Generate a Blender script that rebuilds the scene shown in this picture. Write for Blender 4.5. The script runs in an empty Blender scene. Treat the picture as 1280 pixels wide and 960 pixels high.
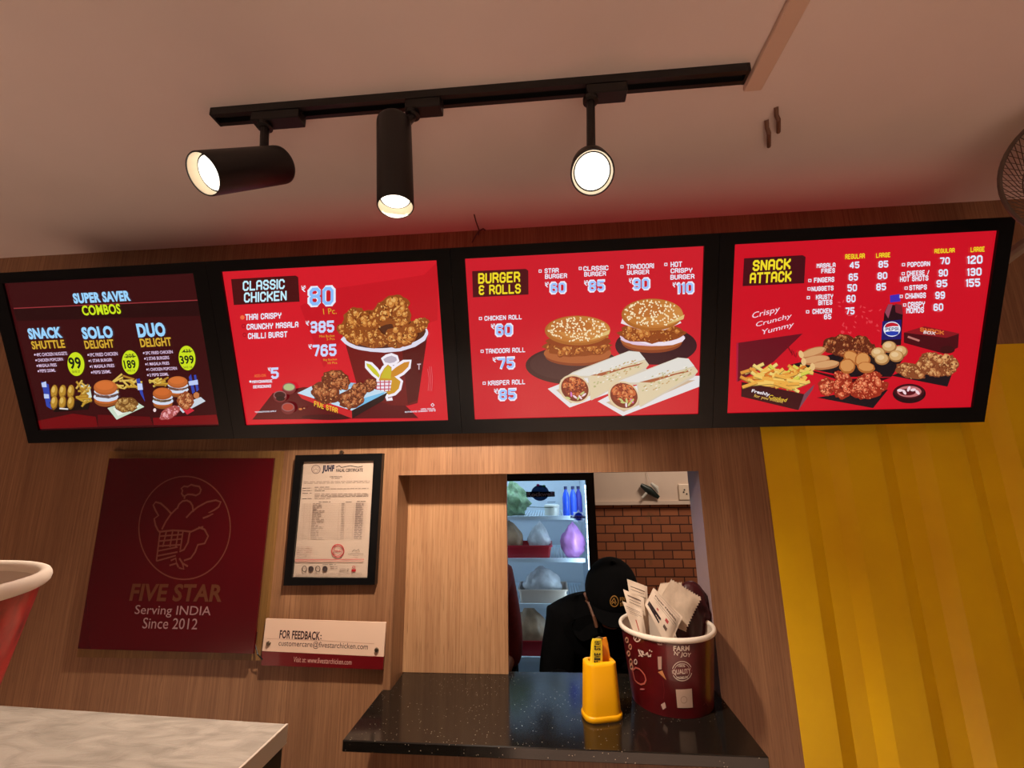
import bpy, bmesh, math, random
import numpy as np
from mathutils import Vector, Matrix, Euler
rnd = random.Random(7)
SC = bpy.context.scene
COL = SC.collection

# ------------------------------------------------------------------ camera, world, exposure, room lights
F = 550.0                       # focal length in pixels of the 1280 wide frame
YAW, PIT, ROL = -0.0789815647, 0.211017105, 0.0141661398
CAMZ = 1.55
def basis():
    cy, sy, cp, sp = math.cos(YAW), math.sin(YAW), math.cos(PIT), math.sin(PIT)
    f = np.array([sy*cp, cy*cp, sp]); r = np.array([cy, -sy, 0.0]); d = -np.cross(r, f)
    cr, sr = math.cos(ROL), math.sin(ROL)
    return np.array([cr*r+sr*d, -sr*r+cr*d, f])
MB3 = basis()
cd = bpy.data.cameras.new('camera'); cam = bpy.data.objects.new('camera', cd); COL.objects.link(cam)
cd.sensor_width = 36.0; cd.lens = F/1280*36.0; cd.clip_start = 0.02
R_, D_, F_ = (Vector(v) for v in MB3)
cam.matrix_world = Matrix(((R_.x, -D_.x, -F_.x, 0), (R_.y, -D_.y, -F_.y, 0), (R_.z, -D_.z, -F_.z, CAMZ), (0, 0, 0, 1)))
SC.camera = cam
vs = SC.view_settings
vs.view_transform = 'Standard'; vs.look = 'None'; vs.exposure = 0.0; vs.gamma = 1.0; vs.use_curve_mapping = False

WORLD_COL, WORLD_STR = (1.0, 0.66, 0.54), 0.06
w = bpy.data.worlds.new('room_surroundings'); SC.world = w; w.use_nodes = True
w.node_tree.nodes['Background'].inputs[0].default_value = (*WORLD_COL, 1)
w.node_tree.nodes['Background'].inputs[1].default_value = WORLD_STR

def light(name, kind, loc, energy, color=(1, .85, .68), aim=None, **kw):
    l = bpy.data.lights.new(name, kind); o = bpy.data.objects.new(name, l); COL.objects.link(o)
    l.energy = energy; l.color = color; o.location = loc
    for k, v in kw.items(): setattr(l, k, v)
    if aim is not None:
        o.rotation_euler = (Vector(aim)-Vector(loc)).to_track_quat('-Z', 'Y').to_euler()
    return o
WARM = (1.0, 0.82, 0.66)
# unseen fill spots added behind the camera to brighten table, bucket and ceiling
light('table_fill_spot', 'SPOT', (-.95, -.18, 2.28), 75, WARM, aim=(-.92, -.16, 1.2), spot_size=1.2, spot_blend=.5, shadow_soft_size=.06)
for k, q in enumerate(((-1.6, -1.3), (0.0, -1.3), (1.5, -1.3))):
    light('ceiling_bounce_fill', 'SPOT', (q[0], q[1], 2.28), (700, 560, 120)[k], WARM, aim=(q[0], q[1]+.15, 0), spot_size=1.25, spot_blend=.5, shadow_soft_size=.06)
for k, q in enumerate((.150, -.395)):
    light('fridge_strip_light', 'AREA', (q, 2.145, 1.35), 1.3, (.74, .89, 1.0), aim=(-.12, 2.32, 1.35), shape='RECTANGLE', size=.015, size_y=1.0)  # right one by the LED strip; left one unseen, added to light shelf fronts
# kitchen ceiling lamp behind the wall
light('kitchen_lamp', 'AREA', (0.95, 2.3, 2.26), 10, (1, .80, .64), aim=(0.95, 2.5, 0.0), shape='DISK', size=.4)
light('fridge_lamp', 'AREA', (-0.12, 2.2, 1.83), 2.5, (.72, .88, 1.0), aim=(-0.12, 2.3, 0.6), shape='RECTANGLE', size=.5, size_y=.08)

# ------------------------------------------------------------------ pixel rays of the calibrated view
def ray(x, y):
    return np.array([(x-640)/F, (y-480)/F, 1.0]) @ MB3
def at(x, y, axis, val):
    d = ray(x, y); v = val-(CAMZ if axis == 2 else 0)
    p = d*(v/d[axis]); return Vector((p[0], p[1], p[2]+CAMZ))

# ------------------------------------------------------------------ materials
def lin(c):
    return tuple(((v/255)/12.92 if v <= 10.31 else ((v/255+.055)/1.055)**2.4) for v in c)
def newmat(name):
    m = bpy.data.materials.new(name); m.use_nodes = True
    return m, m.node_tree, m.node_tree.nodes['Principled BSDF']
def mat(name, rgb, rough=.5, metal=0, noise=0.0, nscale=20, bump=0, emit=None, estr=1, spec=.5, coat=0, trans=0):
    m, nt, b = newmat(name)
    c = lin(rgb)
    b.inputs['Base Color'].default_value = (*c, 1); b.inputs['Roughness'].default_value = rough
    b.inputs['Metallic'].default_value = metal; b.inputs['Specular IOR Level'].default_value = spec
    b.inputs['Coat Weight'].default_value = coat; b.inputs['Transmission Weight'].default_value = trans
    if noise or bump:
        tc = nt.nodes.new('ShaderNodeTexCoord'); n = nt.nodes.new('ShaderNodeTexNoise')
        n.inputs['Scale'].default_value = nscale; n.inputs['Detail'].default_value = 5
        nt.links.new(tc.outputs['Object'], n.inputs['Vector'])
        if noise:
            r = nt.nodes.new('ShaderNodeValToRGB')
            r.color_ramp.elements[0].position = .3; r.color_ramp.elements[1].position = .7
            r.color_ramp.elements[0].color = (*[v*(1-noise) for v in c], 1); r.color_ramp.elements[1].color = (*[min(1, v*(1+noise)) for v in c], 1)
            nt.links.new(n.outputs['Fac'], r.inputs[0]); nt.links.new(r.outputs[0], b.inputs['Base Color'])
        if bump:
            bp = nt.nodes.new('ShaderNodeBump'); bp.inputs['Strength'].default_value = bump; bp.inputs['Distance'].default_value = .004
            nt.links.new(n.outputs['Fac'], bp.inputs['Height']); nt.links.new(bp.outputs[0], b.inputs['Normal'])
    if emit:
        b.inputs['Emission Color'].default_value = (*lin(emit), 1); b.inputs['Emission Strength'].default_value = estr
    return m
def wood_mat(name, c1, c2, c3, rough=.45):
    m, nt, b = newmat(name); N = nt.nodes.new; L = nt.links.new
    tc = N('ShaderNodeTexCoord')
    def grain(sx, sz, detail, rr):
        mp = N('ShaderNodeMapping'); mp.inputs['Scale'].default_value = (sx, sx, sz)
        n = N('ShaderNodeTexNoise'); n.inputs['Scale'].default_value = 1; n.inputs['Detail'].default_value = detail; n.inputs['Roughness'].default_value = rr
        L(tc.outputs['Object'], mp.inputs[0]); L(mp.outputs[0], n.inputs['Vector']); return n
    fine = grain(250, 4, 3, .6); broad = grain(16, 1.1, 2, .5); dash = grain(420, 18, 1, .5)
    r = N('ShaderNodeValToRGB'); e = r.color_ramp.elements
    e[0].position, e[1].position = .34, .66; e[0].color = (*lin(c1), 1); e[1].color = (*lin(c2), 1)
    L(fine.outputs['Fac'], r.inputs[0])
    mx = N('ShaderNodeMix'); mx.data_type = 'RGBA'
    rb = N('ShaderNodeMapRange'); rb.inputs['From Min'].default_value = .38; rb.inputs['From Max'].default_value = .68; rb.inputs['To Max'].default_value = .55
    L(broad.outputs['Fac'], rb.inputs['Value']); L(rb.outputs[0], mx.inputs['Factor'])
    L(r.outputs[0], mx.inputs['A']); mx.inputs['B'].default_value = (*lin(c3), 1)
    mx2 = N('ShaderNodeMix'); mx2.data_type = 'RGBA'
    rd = N('ShaderNodeMapRange'); rd.inputs['From Min'].default_value = .60; rd.inputs['From Max'].default_value = .72; rd.inputs['To Max'].default_value = .6
    L(dash.outputs['Fac'], rd.inputs['Value']); L(rd.outputs[0], mx2.inputs['Factor'])
    L(mx.outputs['Result'], mx2.inputs['A']); mx2.inputs['B'].default_value = (*[v*.6 for v in lin(c1)], 1)
    L(mx2.outputs['Result'], b.inputs['Base Color']); b.inputs['Roughness'].default_value = rough
    bp = N('ShaderNodeBump'); bp.inputs['Strength'].default_value = .12; bp.inputs['Distance'].default_value = .001
    L(fine.outputs['Fac'], bp.inputs['Height']); L(bp.outputs[0], b.inputs['Normal'])
    return m
def attr_mat(name, emit, rough=.5, coat=0.0):
    """flat printed or displayed picture: colours come from the face colours of the artwork"""
    m, nt, b = newmat(name); a = nt.nodes.new('ShaderNodeAttribute'); a.attribute_name = 'ink'
    if emit:
        b.inputs['Base Color'].default_value = (.01, .01, .01, 1)
        nt.links.new(a.outputs['Color'], b.inputs['Emission Color']); b.inputs['Emission Strength'].default_value = emit
    else:
        nt.links.new(a.outputs['Color'], b.inputs['Base Color'])
    b.inputs['Roughness'].default_value = rough; b.inputs['Coat Weight'].default_value = coat
    return m
def sticker_mat(name):
    m = bpy.data.materials.new(name); m.use_nodes = True; nt = m.node_tree; nt.nodes.clear(); N = nt.nodes.new; L = nt.links.new
    o = N('ShaderNodeOutputMaterial'); d = N('ShaderNodeBsdfDiffuse'); t = N('ShaderNodeBsdfTranslucent'); mx = N('ShaderNodeMixShader'); a = N('ShaderNodeAttribute'); a.attribute_name = 'ink'
    mx.inputs[0].default_value = .6; L(a.outputs['Color'], d.inputs[0]); L(a.outputs['Color'], t.inputs[0]); L(d.outputs[0], mx.inputs[1]); L(t.outputs[0], mx.inputs[2]); L(mx.outputs[0], o.inputs[0])
    return m
def glass_mat(name, tint, gloss=.08):
    m = bpy.data.materials.new(name); m.use_nodes = True; nt = m.node_tree; nt.nodes.clear(); N = nt.nodes.new; L = nt.links.new
    o = N('ShaderNodeOutputMaterial'); t = N('ShaderNodeBsdfTransparent'); g = N('ShaderNodeBsdfGlossy'); mx = N('ShaderNodeMixShader')
    fr = N('ShaderNodeFresnel'); fr.inputs['IOR'].default_value = 1.45
    t.inputs[0].default_value = (*tint, 1); g.inputs['Roughness'].default_value = gloss; g.inputs[0].default_value = (1, 1, 1, 1)
    ge = N('ShaderNodeNewGeometry'); iv = N('ShaderNodeMath'); iv.operation = 'SUBTRACT'; iv.inputs[0].default_value = 1; L(ge.outputs['Backfacing'], iv.inputs[1])
    mu = N('ShaderNodeMath'); mu.operation = 'MULTIPLY'; L(fr.outputs[0], mu.inputs[0]); L(iv.outputs[0], mu.inputs[1]); L(mu.outputs[0], mx.inputs[0]); L(t.outputs[0], mx.inputs[1]); L(g.outputs[0], mx.inputs[2]); L(mx.outputs[0], o.inputs[0])
    return m

WOOD = wood_mat('oak_laminate', (136, 95, 66), (168, 125, 89), (120, 82, 56))
WOOD2 = wood_mat('panel_oak', (172, 126, 88), (200, 156, 114), (160, 114, 80))
WOODD = wood_mat('dark_oak_board', (128, 92, 50), (150, 112, 64), (112, 76, 42), .4)
JAMB = mat('pale_jamb', (176, 150, 150), .45, noise=.06, nscale=9)  # paler tone on the right side of the hatch
CEIL = mat('ceiling_paint', (238, 226, 222), .85, noise=.03, nscale=3, bump=.12)
TRUNK = mat('white_plastic', (222, 196, 178), .4)
FLOOR = mat('floor_tile', (206, 182, 170), .4, noise=.1, nscale=5)
BLACK = mat('black_metal', (18, 18, 19), .42, noise=.15, nscale=60)
BEZEL = mat('black_bezel', (9, 9, 10), .34, noise=.1, nscale=40, bump=.05, spec=.35)
BLACKP = mat('black_plastic', (12, 12, 13), .5)
CHROME = mat('lamp_reflector', (250, 236, 205), .45, 0)
LENS = mat('lamp_lens', (255, 255, 255), .3, emit=(255, 248, 236), estr=1.8)
YELP = mat('yellow_paint', (254, 204, 3), .36, noise=.07, nscale=7, bump=.1)
YELB = mat('yellow_plastic', (255, 184, 6), .38)
PAPER = mat('white_paper', (226, 208, 188), .7, noise=.05, nscale=40, bump=.25)
PAPERB = mat('tissue_paper', (206, 186, 164), .8, noise=.08, nscale=60, bump=.5)
RIM = mat('white_card', (236, 224, 208), .55)
CARDIN = mat('inside_card', (206, 190, 174), .6)
MAROON = mat('maroon_card', (88, 10, 16), .32, noise=.35, nscale=14, coat=.3)
MAROONB = mat('red_printed_card', (176, 30, 34), .36, noise=.6, nscale=34, coat=.2)
BAGM = mat('maroon_film', (60, 10, 16), .42, noise=.3, nscale=30, bump=.6)
SIGNR = mat('dark_red_acrylic', (80, 5, 13), .16, coat=.5)
STEEL = mat('screw_steel', (120, 108, 92), .3, .9)
STONE_T = None

def granite():
    m, nt, b = newmat('black_granite'); N = nt.nodes.new; L = nt.links.new
    tc = N('ShaderNodeTexCoord'); v = N('ShaderNodeTexVoronoi'); v.inputs['Scale'].default_value = 165
    L(tc.outputs['Object'], v.inputs['Vector'])
    n = N('ShaderNodeTexNoise'); n.inputs['Scale'].default_value = 7; L(tc.outputs['Object'], n.inputs['Vector'])
    lt = N('ShaderNodeMath'); lt.operation = 'LESS_THAN'; lt.inputs[1].default_value = .11; L(v.outputs['Distance'], lt.inputs[0])
    gt = N('ShaderNodeMath'); gt.operation = 'GREATER_THAN'; gt.inputs[1].default_value = .44; L(n.outputs['Fac'], gt.inputs[0])
    wn = N('ShaderNodeMath'); wn.operation = 'GREATER_THAN'; wn.inputs[1].default_value = .5
    sp = N('ShaderNodeSeparateColor'); L(v.outputs['Color'], sp.inputs[0]); L(sp.outputs[0], wn.inputs[0])
    m1 = N('ShaderNodeMath'); m1.operation = 'MULTIPLY'; L(lt.outputs[0], m1.inputs[0]); L(gt.outputs[0], m1.inputs[1])
    m2 = N('ShaderNodeMath'); m2.operation = 'MULTIPLY'; L(m1.outputs[0], m2.inputs[0]); L(wn.outputs[0], m2.inputs[1])
    n2 = N('ShaderNodeTexNoise'); n2.inputs['Scale'].default_value = 60; n2.inputs['Detail'].default_value = 4; L(tc.outputs['Object'], n2.inputs['Vector'])
    r = N('ShaderNodeValToRGB'); r.color_ramp.elements[0].color = (.004, .0035, .003, 1); r.color_ramp.elements[1].color = (.016, .013, .010, 1)
    L(n2.outputs['Fac'], r.inputs[0])
    mx = N('ShaderNodeMix'); mx.data_type = 'RGBA'; L(m2.outputs[0], mx.inputs['Factor']); L(r.outputs[0], mx.inputs['A']); mx.inputs['B'].default_value = (.75, .66, .5, 1)
    L(mx.outputs['Result'], b.inputs['Base Color']); b.inputs['Roughness'].default_value = .13
    return m
GRANITE = granite()
def marble():
    m, nt, b = newmat('pale_stone_laminate'); N = nt.nodes.new; L = nt.links.new
    tc = N('ShaderNodeTexCoord'); mp = N('ShaderNodeMapping'); mp.inputs['Rotation'].default_value = (0, 0, .6); mp.inputs['Scale'].default_value = (5, 14, 5)
    n = N('ShaderNodeTexNoise'); n.inputs['Scale'].default_value = 3.2; n.inputs['Detail'].default_value = 10; n.inputs['Distortion'].default_value = 1.6
    L(tc.outputs['Object'], mp.inputs[0]); L(mp.outputs[0], n.inputs['Vector'])
    r = N('ShaderNodeValToRGB'); e = r.color_ramp.elements; e[0].position = .3; e[1].position = .62
    e[0].color = (*lin((116, 109, 100)), 1); e[1].color = (*lin((142, 134, 124)), 1)
    L(n.outputs['Fac'], r.inputs[0]); L(r.outputs[0], b.inputs['Base Color']); b.inputs['Roughness'].default_value = .35
    bp = N('ShaderNodeBump'); bp.inputs['Strength'].default_value = .6; bp.inputs['Distance'].default_value = .004; L(n.outputs['Fac'], bp.inputs['Height']); L(bp.outputs[0], b.inputs['Normal'])
    return m
STONE = marble()
def brick_mat():
    m, nt, b = newmat('brick_wallpaper'); N = nt.nodes.new; L = nt.links.new
    tc = N('ShaderNodeTexCoord'); sx = N('ShaderNodeSeparateXYZ'); cx = N('ShaderNodeCombineXYZ')
    L(tc.outputs['Object'], sx.inputs[0]); L(sx.outputs['X'], cx.inputs['X']); L(sx.outputs['Z'], cx.inputs['Y'])
    k = N('ShaderNodeTexBrick'); L(cx.outputs[0], k.inputs['Vector']); k.inputs['Scale'].default_value = 1
    k.inputs['Brick Width'].default_value = .117; k.inputs['Row Height'].default_value = .052; k.inputs['Mortar Size'].default_value = .0035
    k.inputs['Color1'].default_value = (*lin((172, 104, 66)), 1); k.inputs['Color2'].default_value = (*lin((148, 86, 54)), 1); k.inputs['Mortar'].default_value = (*lin((66, 34, 22)), 1)
    n = N('ShaderNodeTexNoise'); n.inputs['Scale'].default_value = 9; n.inputs['Detail'].default_value = 4; L(tc.outputs['Object'], n.inputs['Vector'])
    mr = N('ShaderNodeMapRange'); mr.inputs['From Min'].default_value = .62; mr.inputs['From Max'].default_value = .72; mr.inputs['To Max'].default_value = .5
    L(n.outputs['Fac'], mr.inputs['Value'])
    mx = N('ShaderNodeMix'); mx.data_type = 'RGBA'; L(mr.outputs[0], mx.inputs['Factor']); L(k.outputs['Color'], mx.inputs['A']); mx.inputs['B'].default_value = (*lin((86, 78, 44)), 1)
    L(mx.outputs['Result'], b.inputs['Base Color']); b.inputs['Roughness'].default_value = .8
    bp = N('ShaderNodeBump'); bp.invert = True; bp.inputs['Strength'].default_value = .5; bp.inputs['Distance'].default_value = .005
    L(k.outputs['Fac'], bp.inputs['Height']); L(bp.outputs[0], b.inputs['Normal'])
    return m
BRICK = brick_mat()
KWALL = mat('kitchen_wall_paint', (216, 196, 178), .8, noise=.04, nscale=6)
SCREEN_INK = attr_mat('screen_picture', .95, .22, 0.0)
PRINT_INK = attr_mat('printed_ink', 0, .5)
GLOSS_INK = attr_mat('glossy_printed_ink', 0, .3)

# ------------------------------------------------------------------ mesh helpers
def obj(name, bm, m, parent=None, smooth=False, angle=None):
    me = bpy.data.meshes.new(name)
    bmesh.ops.recalc_face_normals(bm, faces=bm.faces) if not bm.faces.layers.float_color.keys() else None
    bm.to_mesh(me); bm.free()
    for mm in (m if isinstance(m, (list, tuple)) else [m]): me.materials.append(mm)
    o = bpy.data.objects.new(name, me); COL.objects.link(o)
    if smooth:
        for p in me.polygons: p.use_smooth = True
        me.set_sharp_from_angle(angle=math.radians(angle or 40))
    if parent: o.parent = parent
    return o
def thing(name, label, cat, loc=(0, 0, 0), rot=(0, 0, 0), group=None):
    o = bpy.data.objects.new(name, None); COL.objects.link(o); o.location = loc; o.rotation_euler = rot
    o['label'] = label; o['category'] = cat
    if group: o['group'] = group
    o.empty_display_size = .05
    return o
def tag(o, label, cat, group=None, kind=None):
    o['label'] = label; o['category'] = cat
    if group: o['group'] = group
    if kind: o['kind'] = kind
    return o
def struct(o, label=None, cat=None):
    o['kind'] = 'structure'
    if label: o['label'] = label; o['category'] = cat
    return o
def box(bm, x0, x1, y0, y1, z0, z1, mi=0, bev=0):
    vs_ = [bm.verts.new(p) for p in ((x0, y0, z0), (x1, y0, z0), (x1, y1, z0), (x0, y1, z0), (x0, y0, z1), (x1, y0, z1), (x1, y1, z1), (x0, y1, z1))]
    fs = [bm.faces.new([vs_[i] for i in q]) for q in ((3, 2, 1, 0), (4, 5, 6, 7), (0, 1, 5, 4), (1, 2, 6, 5), (2, 3, 7, 6), (3, 0, 4, 7))]
    for f in fs: f.material_index = mi
    if bev:
        es = list({e for f in fs for e in f.edges})
        bmesh.ops.bevel(bm, geom=es, offset=bev, segments=2, affect='EDGES', profile=.5)
    return fs
def bxm(*a, **k):
    bm = bmesh.new(); box(bm, *a, **k); return bm
def prism(bm, pts, offset):
    """closed solid from a polygon (3D points) pushed along offset"""
    a = [bm.verts.new(p) for p in pts]; b_ = [bm.verts.new(Vector(p)+Vector(offset)) for p in pts]
    bm.faces.new(a); bm.faces.new(b_[::-1]); n = len(a)
    for i in range(n): bm.faces.new((a[i], b_[i], b_[(i+1) % n], a[(i+1) % n]))
def frame_of(d):
    d = Vector(d).normalized(); u = d.orthogonal().normalized(); return u, d.cross(u).normalized(), d
def lathe(bm, prof, o, d, n=32, cap0=True, cap1=True, mi=0):
    """profile (radius, distance along d) turned about the axis o + t d"""
    u, v, d = frame_of(d); o = Vector(o); rings = []
    for r, t in prof:
        rings.append([bm.verts.new(o+d*t+u*(r*math.cos(2*math.pi*i/n))+v*(r*math.sin(2*math.pi*i/n))) for i in range(n)])
    fs = []
    for a, b_ in zip(rings, rings[1:]):
        for i in range(n): fs.append(bm.faces.new((a[i], a[(i+1) % n], b_[(i+1) % n], b_[i])))
    if cap0: fs.append(bm.faces.new(rings[0][::-1]))
    if cap1: fs.append(bm.faces.new(rings[-1]))
    for f in fs: f.material_index = mi
    return fs
def tube(bm, pts, r, n=8, closed=False):
    pts = [Vector(p) for p in pts]; rings = []; N_ = len(pts); u = None
    for i, p in enumerate(pts):
        a = pts[i-1] if (i > 0 or closed) else p; b_ = pts[(i+1) % N_] if (i < N_-1 or closed) else p
        t = (b_-a).normalized()
        u = (t.orthogonal() if u is None else (u-t*u.dot(t))).normalized(); v = t.cross(u)
        rr = r[i] if isinstance(r, (list, tuple)) else r
        rings.append([bm.verts.new(p+u*(rr*math.cos(2*math.pi*k/n))+v*(rr*math.sin(2*math.pi*k/n))) for k in range(n)])
    m_ = N_ if closed else N_-1
    for i in range(m_):
        a, b_ = rings[i], rings[(i+1) % N_]
        for k in range(n): bm.faces.new((a[k], a[(k+1) % n], b_[(k+1) % n], b_[k]))
    if not closed: bm.faces.new(rings[0][::-1]); bm.faces.new(rings[-1])
def ellipsoid(bm, c, r, rot=None, u=20, v=12, jitter=0, seed=0):
    g = bmesh.ops.create_uvsphere(bm, u_segments=u, v_segments=v, radius=1)['verts']
    q = random.Random(seed); M_ = Matrix.Translation(Vector(c)) @ (Euler(rot).to_matrix().to_4x4() if rot else Matrix()) @ Matrix.Diagonal((*r, 1))
    for vt in g:
        if jitter: vt.co *= 1+jitter*(q.random()-.5)
        vt.co = M_ @ vt.co

# ------------------------------------------------------------------ flat artwork: text, outlines, blobs
_tc = {}
def glyphs(s, bold=0.0, res=3):
    k = (s, bold, res)
    if k not in _tc:
        c = bpy.data.curves.new('lettering', 'FONT'); c.body = s; c.offset = bold; c.resolution_u = res; c.space_character = 1.0+bold*1.2
        o = bpy.data.objects.new('lettering', c); COL.objects.link(o)
        dg = bpy.context.evaluated_depsgraph_get(); dg.update()
        me = bpy.data.meshes.new_from_object(o.evaluated_get(dg))
        vv = np.array([v.co[:2] for v in me.vertices]); ff = [tuple(p.vertices) for p in me.polygons]
        bpy.data.objects.remove(o); bpy.data.meshes.remove(me)
        _tc[k] = (vv, ff)
    return _tc[k]
class Art:
    """one layer of lettering or picture; pm turns photo pixels into surface (u, v), fm turns (u, v, height) into a local point"""
    def __init__(s, pm, fm=None, base=.0004):
        s.curved = False; s.bm = bmesh.new(); s.col = s.bm.faces.layers.float_color.new('inkf'); s.pm = pm
        s.fm = fm or (lambda u, v, h: Vector((u, v, h))); s.h = base; s.cols = []
    def face(s, uv, c, h=None, flip=False):
        h = s.h if h is None else h
        vs_ = [s.bm.verts.new(s.fm(p[0], p[1], h)) for p in uv]
        try: f = s.bm.faces.new(vs_)
        except ValueError: return
        f[s.col] = (*lin(c), 1)
    def polyuv(s, uv, c):
        a = sum(uv[i][0]*uv[(i+1) % len(uv)][1]-uv[(i+1) % len(uv)][0]*uv[i][1] for i in range(len(uv)))
        if s.curved and len(uv) == 4:
            q = [np.array(p) for p in uv]
            for k in range(8):
                t0, t1 = k/8, (k+1)/8; m = [q[0]*(1-t0)+q[1]*t0, q[0]*(1-t1)+q[1]*t1, q[3]*(1-t1)+q[2]*t1, q[3]*(1-t0)+q[2]*t0]
                s.face(m if a > 0 else m[::-1], c)
        else: s.face(uv if a > 0 else uv[::-1], c)
        s.h += 1.2e-5
    def poly(s, px, c): s.polyuv([s.pm(*p) for p in px], c)
    def ell(s, cx, cy, rx, ry, c, rot=0, n=24, j=0):
        pts = []
        for i in range(n):
            t = 2*math.pi*i/n; k = 1+j*(rnd.random()-.5); x, y = rx*k*math.cos(t), ry*k*math.sin(t)
            pts.append((cx+x*math.cos(rot)-y*math.sin(rot), cy+x*math.sin(rot)+y*math.cos(rot)))
        s.poly(pts, c)
    def stroke(s, px, wd, c, closed=False):
        uv = [np.array(s.pm(*p)) for p in px]
        a0, a1 = np.array(s.pm(px[0][0], px[0][1])), np.array(s.pm(px[0][0]+1, px[0][1])); wd = wd*np.linalg.norm(a1-a0)/2
        n = len(uv); L_ = []
        for i in range(n):
            a = uv[i-1] if (i or closed) else uv[i]; b_ = uv[(i+1) % n] if (i < n-1 or closed) else uv[i]
            t = b_-a; t = t/(np.linalg.norm(t)+1e-9); nn = np.array((-t[1], t[0]))*wd; L_.append((uv[i]+nn, uv[i]-nn))
        for i in range(n if closed else n-1):
            p, q = L_[i], L_[(i+1) % n]; s.face([p[1], q[1], q[0], p[0]], c)
        s.h += 1.2e-5
    def ring(s, cx, cy, rx, ry, wd, c, n=48, rot=0):
        s.stroke([(cx+rx*math.cos(2*math.pi*i/n)*math.cos(rot)-ry*math.sin(2*math.pi*i/n)*math.sin(rot), cy+rx*math.cos(2*math.pi*i/n)*math.sin(rot)+ry*math.sin(2*math.pi*i/n)*math.cos(rot)) for i in range(n)], wd, c, True)
    def textq(s, txt, bl, br, hgt, c, bold=.02, shear=0, res=3, up=None):
        """baseline from pixel bl to br; the glyphs' full height is hgt pixels"""
        vv, ff = glyphs(txt, bold, res)
        if not len(vv): return
        p0, p1 = np.array(s.pm(*bl)), np.array(s.pm(*br))
        q = np.array(s.pm(bl[0]*.5+br[0]*.5, bl[1]*.5+br[1]*.5)); r_ = np.array(s.pm(bl[0]*.5+br[0]*.5, bl[1]*.5+br[1]*.5-hgt))
        e = p1-p0; uu = e/np.linalg.norm(e); nn = np.array((-uu[1], uu[0])); H = abs(np.dot(r_-q, nn))
        if np.dot(r_-q, nn) < 0: nn = nn
        mn, mx = vv.min(0), vv.max(0); sc = (vv-mn)/np.maximum(mx-mn, 1e-6)
        P = p0+np.outer(sc[:, 0], e)+np.outer(sc[:, 1]*H, nn)+np.outer(sc[:, 1]*H*shear, uu)
        vb = [s.bm.verts.new(s.fm(x, y, s.h)) for x, y in P]
        for f in ff:
            try: fa = s.bm.faces.new([vb[i] for i in f])
            except ValueError: continue
            fa[s.col] = (*lin(c), 1)
        s.h += 1.2e-5
    def build(s, name, m, parent):
        bm = s.bm; bm.normal_update(); cols = [tuple(f[s.col]) for f in bm.faces]
        me = bpy.data.meshes.new(name); bm.to_mesh(me); bm.free()
        if 'inkf' in me.attributes: me.attributes.remove(me.attributes['inkf'])
        at_ = me.attributes.new('ink', 'FLOAT_COLOR', 'FACE')
        for i, c in enumerate(cols): at_.data[i].color = c
        me.materials.append(m)
        o = bpy.data.objects.new(name, me); COL.objects.link(o); o.parent = parent; return o
_B = {'A': '00 05 16 36 45 40|02.6 42.6', 'B': '00 06 36 45 44 33.1 42.2 41 30 00|03.1 33.1', 'C': '44.4 45 36 16 05 01 10 30 41 41.6', 'D': '00 06 36 45 41 30 00',
  'E': '46 06 00 40|03.1 33.1', 'F': '46 06 00|03.1 33.1', 'G': '44.4 45 36 16 05 01 10 30 41 42.8 22.8', 'H': '00 06|40 46|03 43', 'I': '00 06', 'K': '00 06|02.5 13.2 45.2 46|13.2 40.9 40',
  'L': '06 00 40', 'M': '00 06 23.4 46 40', 'N': '00 06 40 46', 'O': '10 01 05 16 36 45 41 30 10', 'P': '00 06 36 45 43.7 32.7 02.7', 'R': '00 06 36 45 43.9 33 03|23 41.2 40',
  'S': '44.6 45 36 16 05 04.1 13.1 33.1 42.1 41 30 10 01 01.4', 'T': '06 46|26 20', 'U': '06 01 10 30 41 46', 'V': '06 02.4 20 42.4 46', 'W': '06 00 22.6 40 46', 'Y': '06 04.2 22.8 44.2 46|22.8 20',
  '0': '10 01 05 16 36 45 41 30 10', '1': '05 16 10', '2': '04.6 05 16 36 45 44 01 00 40', '3': '05 16 36 45 44 33.1 42.2 41 30 10 01|13.1 33.1', '4': '30 36 02.4 01.7 41.7',
  '5': '46 06 03.5 33.5 42.5 41 30 10 01', '6': '45 36 16 05 01 10 30 41 42.5 33.4 03.4', '7': '06 46 45 20', '8': '16 36 45 44 33.1 13.1 04 05 16|13.1 02.2 01 10 30 41 42.2 33.1', '9': '01 10 30 41 45 36 16 05 03.6 12.7 42.7',
  '/': '00 36', '&': '45 36 16 05 04 13.1 02.2 01 10 30 41|13.1 33.1', ' ': ''}
def block_glyphs(txt, wt):
    """angular block lettering: every stroke of a letter as a bar with chamfered corners"""
    quads, x = [], 0.0
    for ch in txt:
        segs = [[(float(q[0]), float(q[1:])) for q in part.split()] for part in _B[ch].split('|')] if _B[ch] else []
        wmax = max([q[0] for g in segs for q in g], default=1.6)
        for g in segs:
            for (a, b), (c, d) in zip(g, g[1:]):
                L = math.hypot(c-a, d-b); ux, uy = (c-a)/L, (d-b)/L; e = wt*.5 if (abs(ux) < 1e-6 or abs(uy) < 1e-6) else wt*.2; h = wt/2
                if (a, b) != g[0] or (c, d) != g[-1]: e = min(e, wt*.32)
                a2, b2, c2, d2 = a-ux*e, b-uy*e, c+ux*e, d+uy*e
                quads.append([(x+a2+uy*h, b2-ux*h), (x+c2+uy*h, d2-ux*h), (x+c2-uy*h, d2+ux*h), (x+a2-uy*h, b2+ux*h)])
        x += wmax+wt+.75
    return quads
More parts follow.
